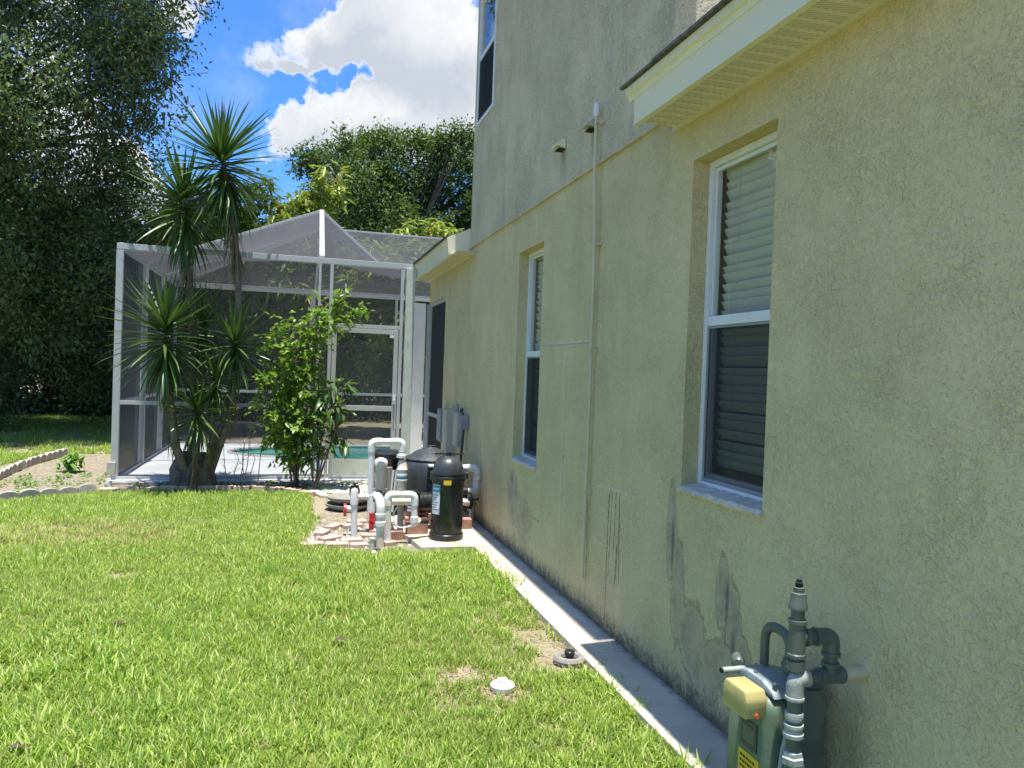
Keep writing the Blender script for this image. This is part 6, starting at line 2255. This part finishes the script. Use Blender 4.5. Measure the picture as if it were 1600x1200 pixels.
keep &= (np.hypot(x - 1.515, y - 3.99) > .20) & (np.hypot(x - 1.054, y - 3.685) > .085)
keep &= (~bare) & (rng.random(len(P)) < dens_)
# shorter, creeping over the concrete edge
P = P[keep]; nz = nz[keep]; nz2 = nz2[keep]
n = len(P)
print('tufts', n)
sc = (0.78 + 0.5 * rng.random(n)) * (1 + .30 * nz) * (1 + .35 * nz2)
sc *= np.where(P[:, 0] > 1.52, rng.uniform(1.0, 1.45, n), 1.0)
sc = np.where(P[:, 1] > 10.3, sc * 1.35, sc)
me = bpy.data.meshes.new('lawn_grass')
me.vertices.add(n)
co_ = np.c_[P, np.full(n, 0.002)]
me.vertices.foreach_set('co', co_.reshape(-1))
at_ = me.attributes.new('rot', 'FLOAT_VECTOR', 'POINT')
rot = np.c_[rng.normal(0, .10, n), rng.normal(0, .10, n), rng.uniform(0, 6.28, n)]
at_.data.foreach_set('vector', rot.reshape(-1))
at_ = me.attributes.new('scl', 'FLOAT', 'POINT')
at_.data.foreach_set('value', sc)
at_ = me.attributes.new('pick', 'INT', 'POINT')
at_.data.foreach_set('value', rng.integers(0, 8, n).astype(np.int32))
me.update()
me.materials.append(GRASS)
lawn = bpy.data.objects.new('lawn_grass', me)
COL.objects.link(lawn)
tag(lawn, 'bright green coarse grass covering the side yard', 'grass', kind='stuff')
ng = bpy.data.node_groups.new('grass_scatter', 'GeometryNodeTree')
ng.interface.new_socket('Geometry', in_out='INPUT', socket_type='NodeSocketGeometry')
ng.interface.new_socket('Geometry', in_out='OUTPUT', socket_type='NodeSocketGeometry')
gi = ng.nodes.new('NodeGroupInput'); go = ng.nodes.new('NodeGroupOutput')
ci = ng.nodes.new('GeometryNodeCollectionInfo')
ci.inputs['Collection'].default_value = tufts
ci.inputs['Separate Children'].default_value = True
ci.inputs['Reset Children'].default_value = True
ip = ng.nodes.new('GeometryNodeInstanceOnPoints')
ip.inputs['Pick Instance'].default_value = True


def named(nm, dt):
    a = ng.nodes.new('GeometryNodeInputNamedAttribute')
    a.data_type = dt
    a.inputs['Name'].default_value = nm
    return a.outputs[0]


er = ng.nodes.new('FunctionNodeEulerToRotation')
ng.links.new(named('rot', 'FLOAT_VECTOR'), er.inputs[0])
ng.links.new(gi.outputs[0], ip.inputs['Points'])
ng.links.new(ci.outputs[0], ip.inputs['Instance'])
ng.links.new(named('pick', 'INT'), ip.inputs['Instance Index'])
ng.links.new(er.outputs[0], ip.inputs['Rotation'])
ng.links.new(named('scl', 'FLOAT'), ip.inputs['Scale'])
ng.links.new(ip.outputs[0], go.inputs[0])
md = lawn.modifiers.new('scatter', 'NODES')
md.node_group = ng

# low weeds in the beds
rr = random.Random(41)
C_, D_, N_ = [], [], []
wx, wy = [], []
for i in range(260):
    x_, y_ = rr.uniform(-3.4, 1.2), rr.uniform(9.4, 11.6)
    if not inside(np.array([[x_, y_]]), bed)[0] or (y_ > 10.6 and x_ > -2.3):
        continue
    for k in range(9):
        C_.append([x_ + rr.gauss(0, .03), y_ + rr.gauss(0, .03), .01 + rr.random() * .03])
        D_.append([rr.gauss(0, 1), rr.gauss(0, 1), rr.uniform(.1, 1)])
        N_.append([rr.gauss(0, .3), rr.gauss(0, .3), 1])
o_ = bpy.data.objects.new('bed_weeds', leaf_mesh('bed_weeds', np.array(C_), np.array(D_), np.array(N_), 0.05, 0.028, WEED)); COL.objects.link(o_)
tag(o_, 'low green weeds growing in the planting beds', 'weeds', kind='stuff')

# dry clippings and thatch lying in thin places of the lawn
C_, D_ = [], []
rr = random.Random(61)
for (cx, cy, sx, sy, n_) in [(1.45, 4.4, .16, .45, 520), (1.05, 3.72, .17, .13, 320), (.85, 3.85, .2, .1, 160), (.35, 6.95, .5, .2, 300), (-1.9, 7.7, .8, .35, 700), (1.5, 3.97, .14, .12, 120), (0, 5, 2.2, 2.2, 900), (.15, 8.8, .12, .5, 60), (1.54, 5.6, .04, .9, 160)]:
    for i in range(n_):
        C_.append([min(1.57, rr.gauss(cx, sx)), rr.gauss(cy, sy), rr.uniform(.004, .022)])
        D_.append([rr.gauss(0, 1), rr.gauss(0, 1), rr.gauss(0, .15)])
C_ = np.array(C_); k = len(C_)
STRAW = foliage_mat('straw', (0.30, 0.23, 0.12), (0.58, 0.48, 0.28), 0.1, 0.8)
o_ = bpy.data.objects.new('dry_thatch', leaf_mesh('dry_thatch', C_, np.array(D_), np.c_[rng.normal(0, .3, k), rng.normal(0, .3, k), np.ones(k)], .02 + .04 * rng.random(k), .0045, STRAW)); COL.objects.link(o_)
tag(o_, 'dry grass clippings lying in thin patches of the lawn', 'thatch', kind='stuff')
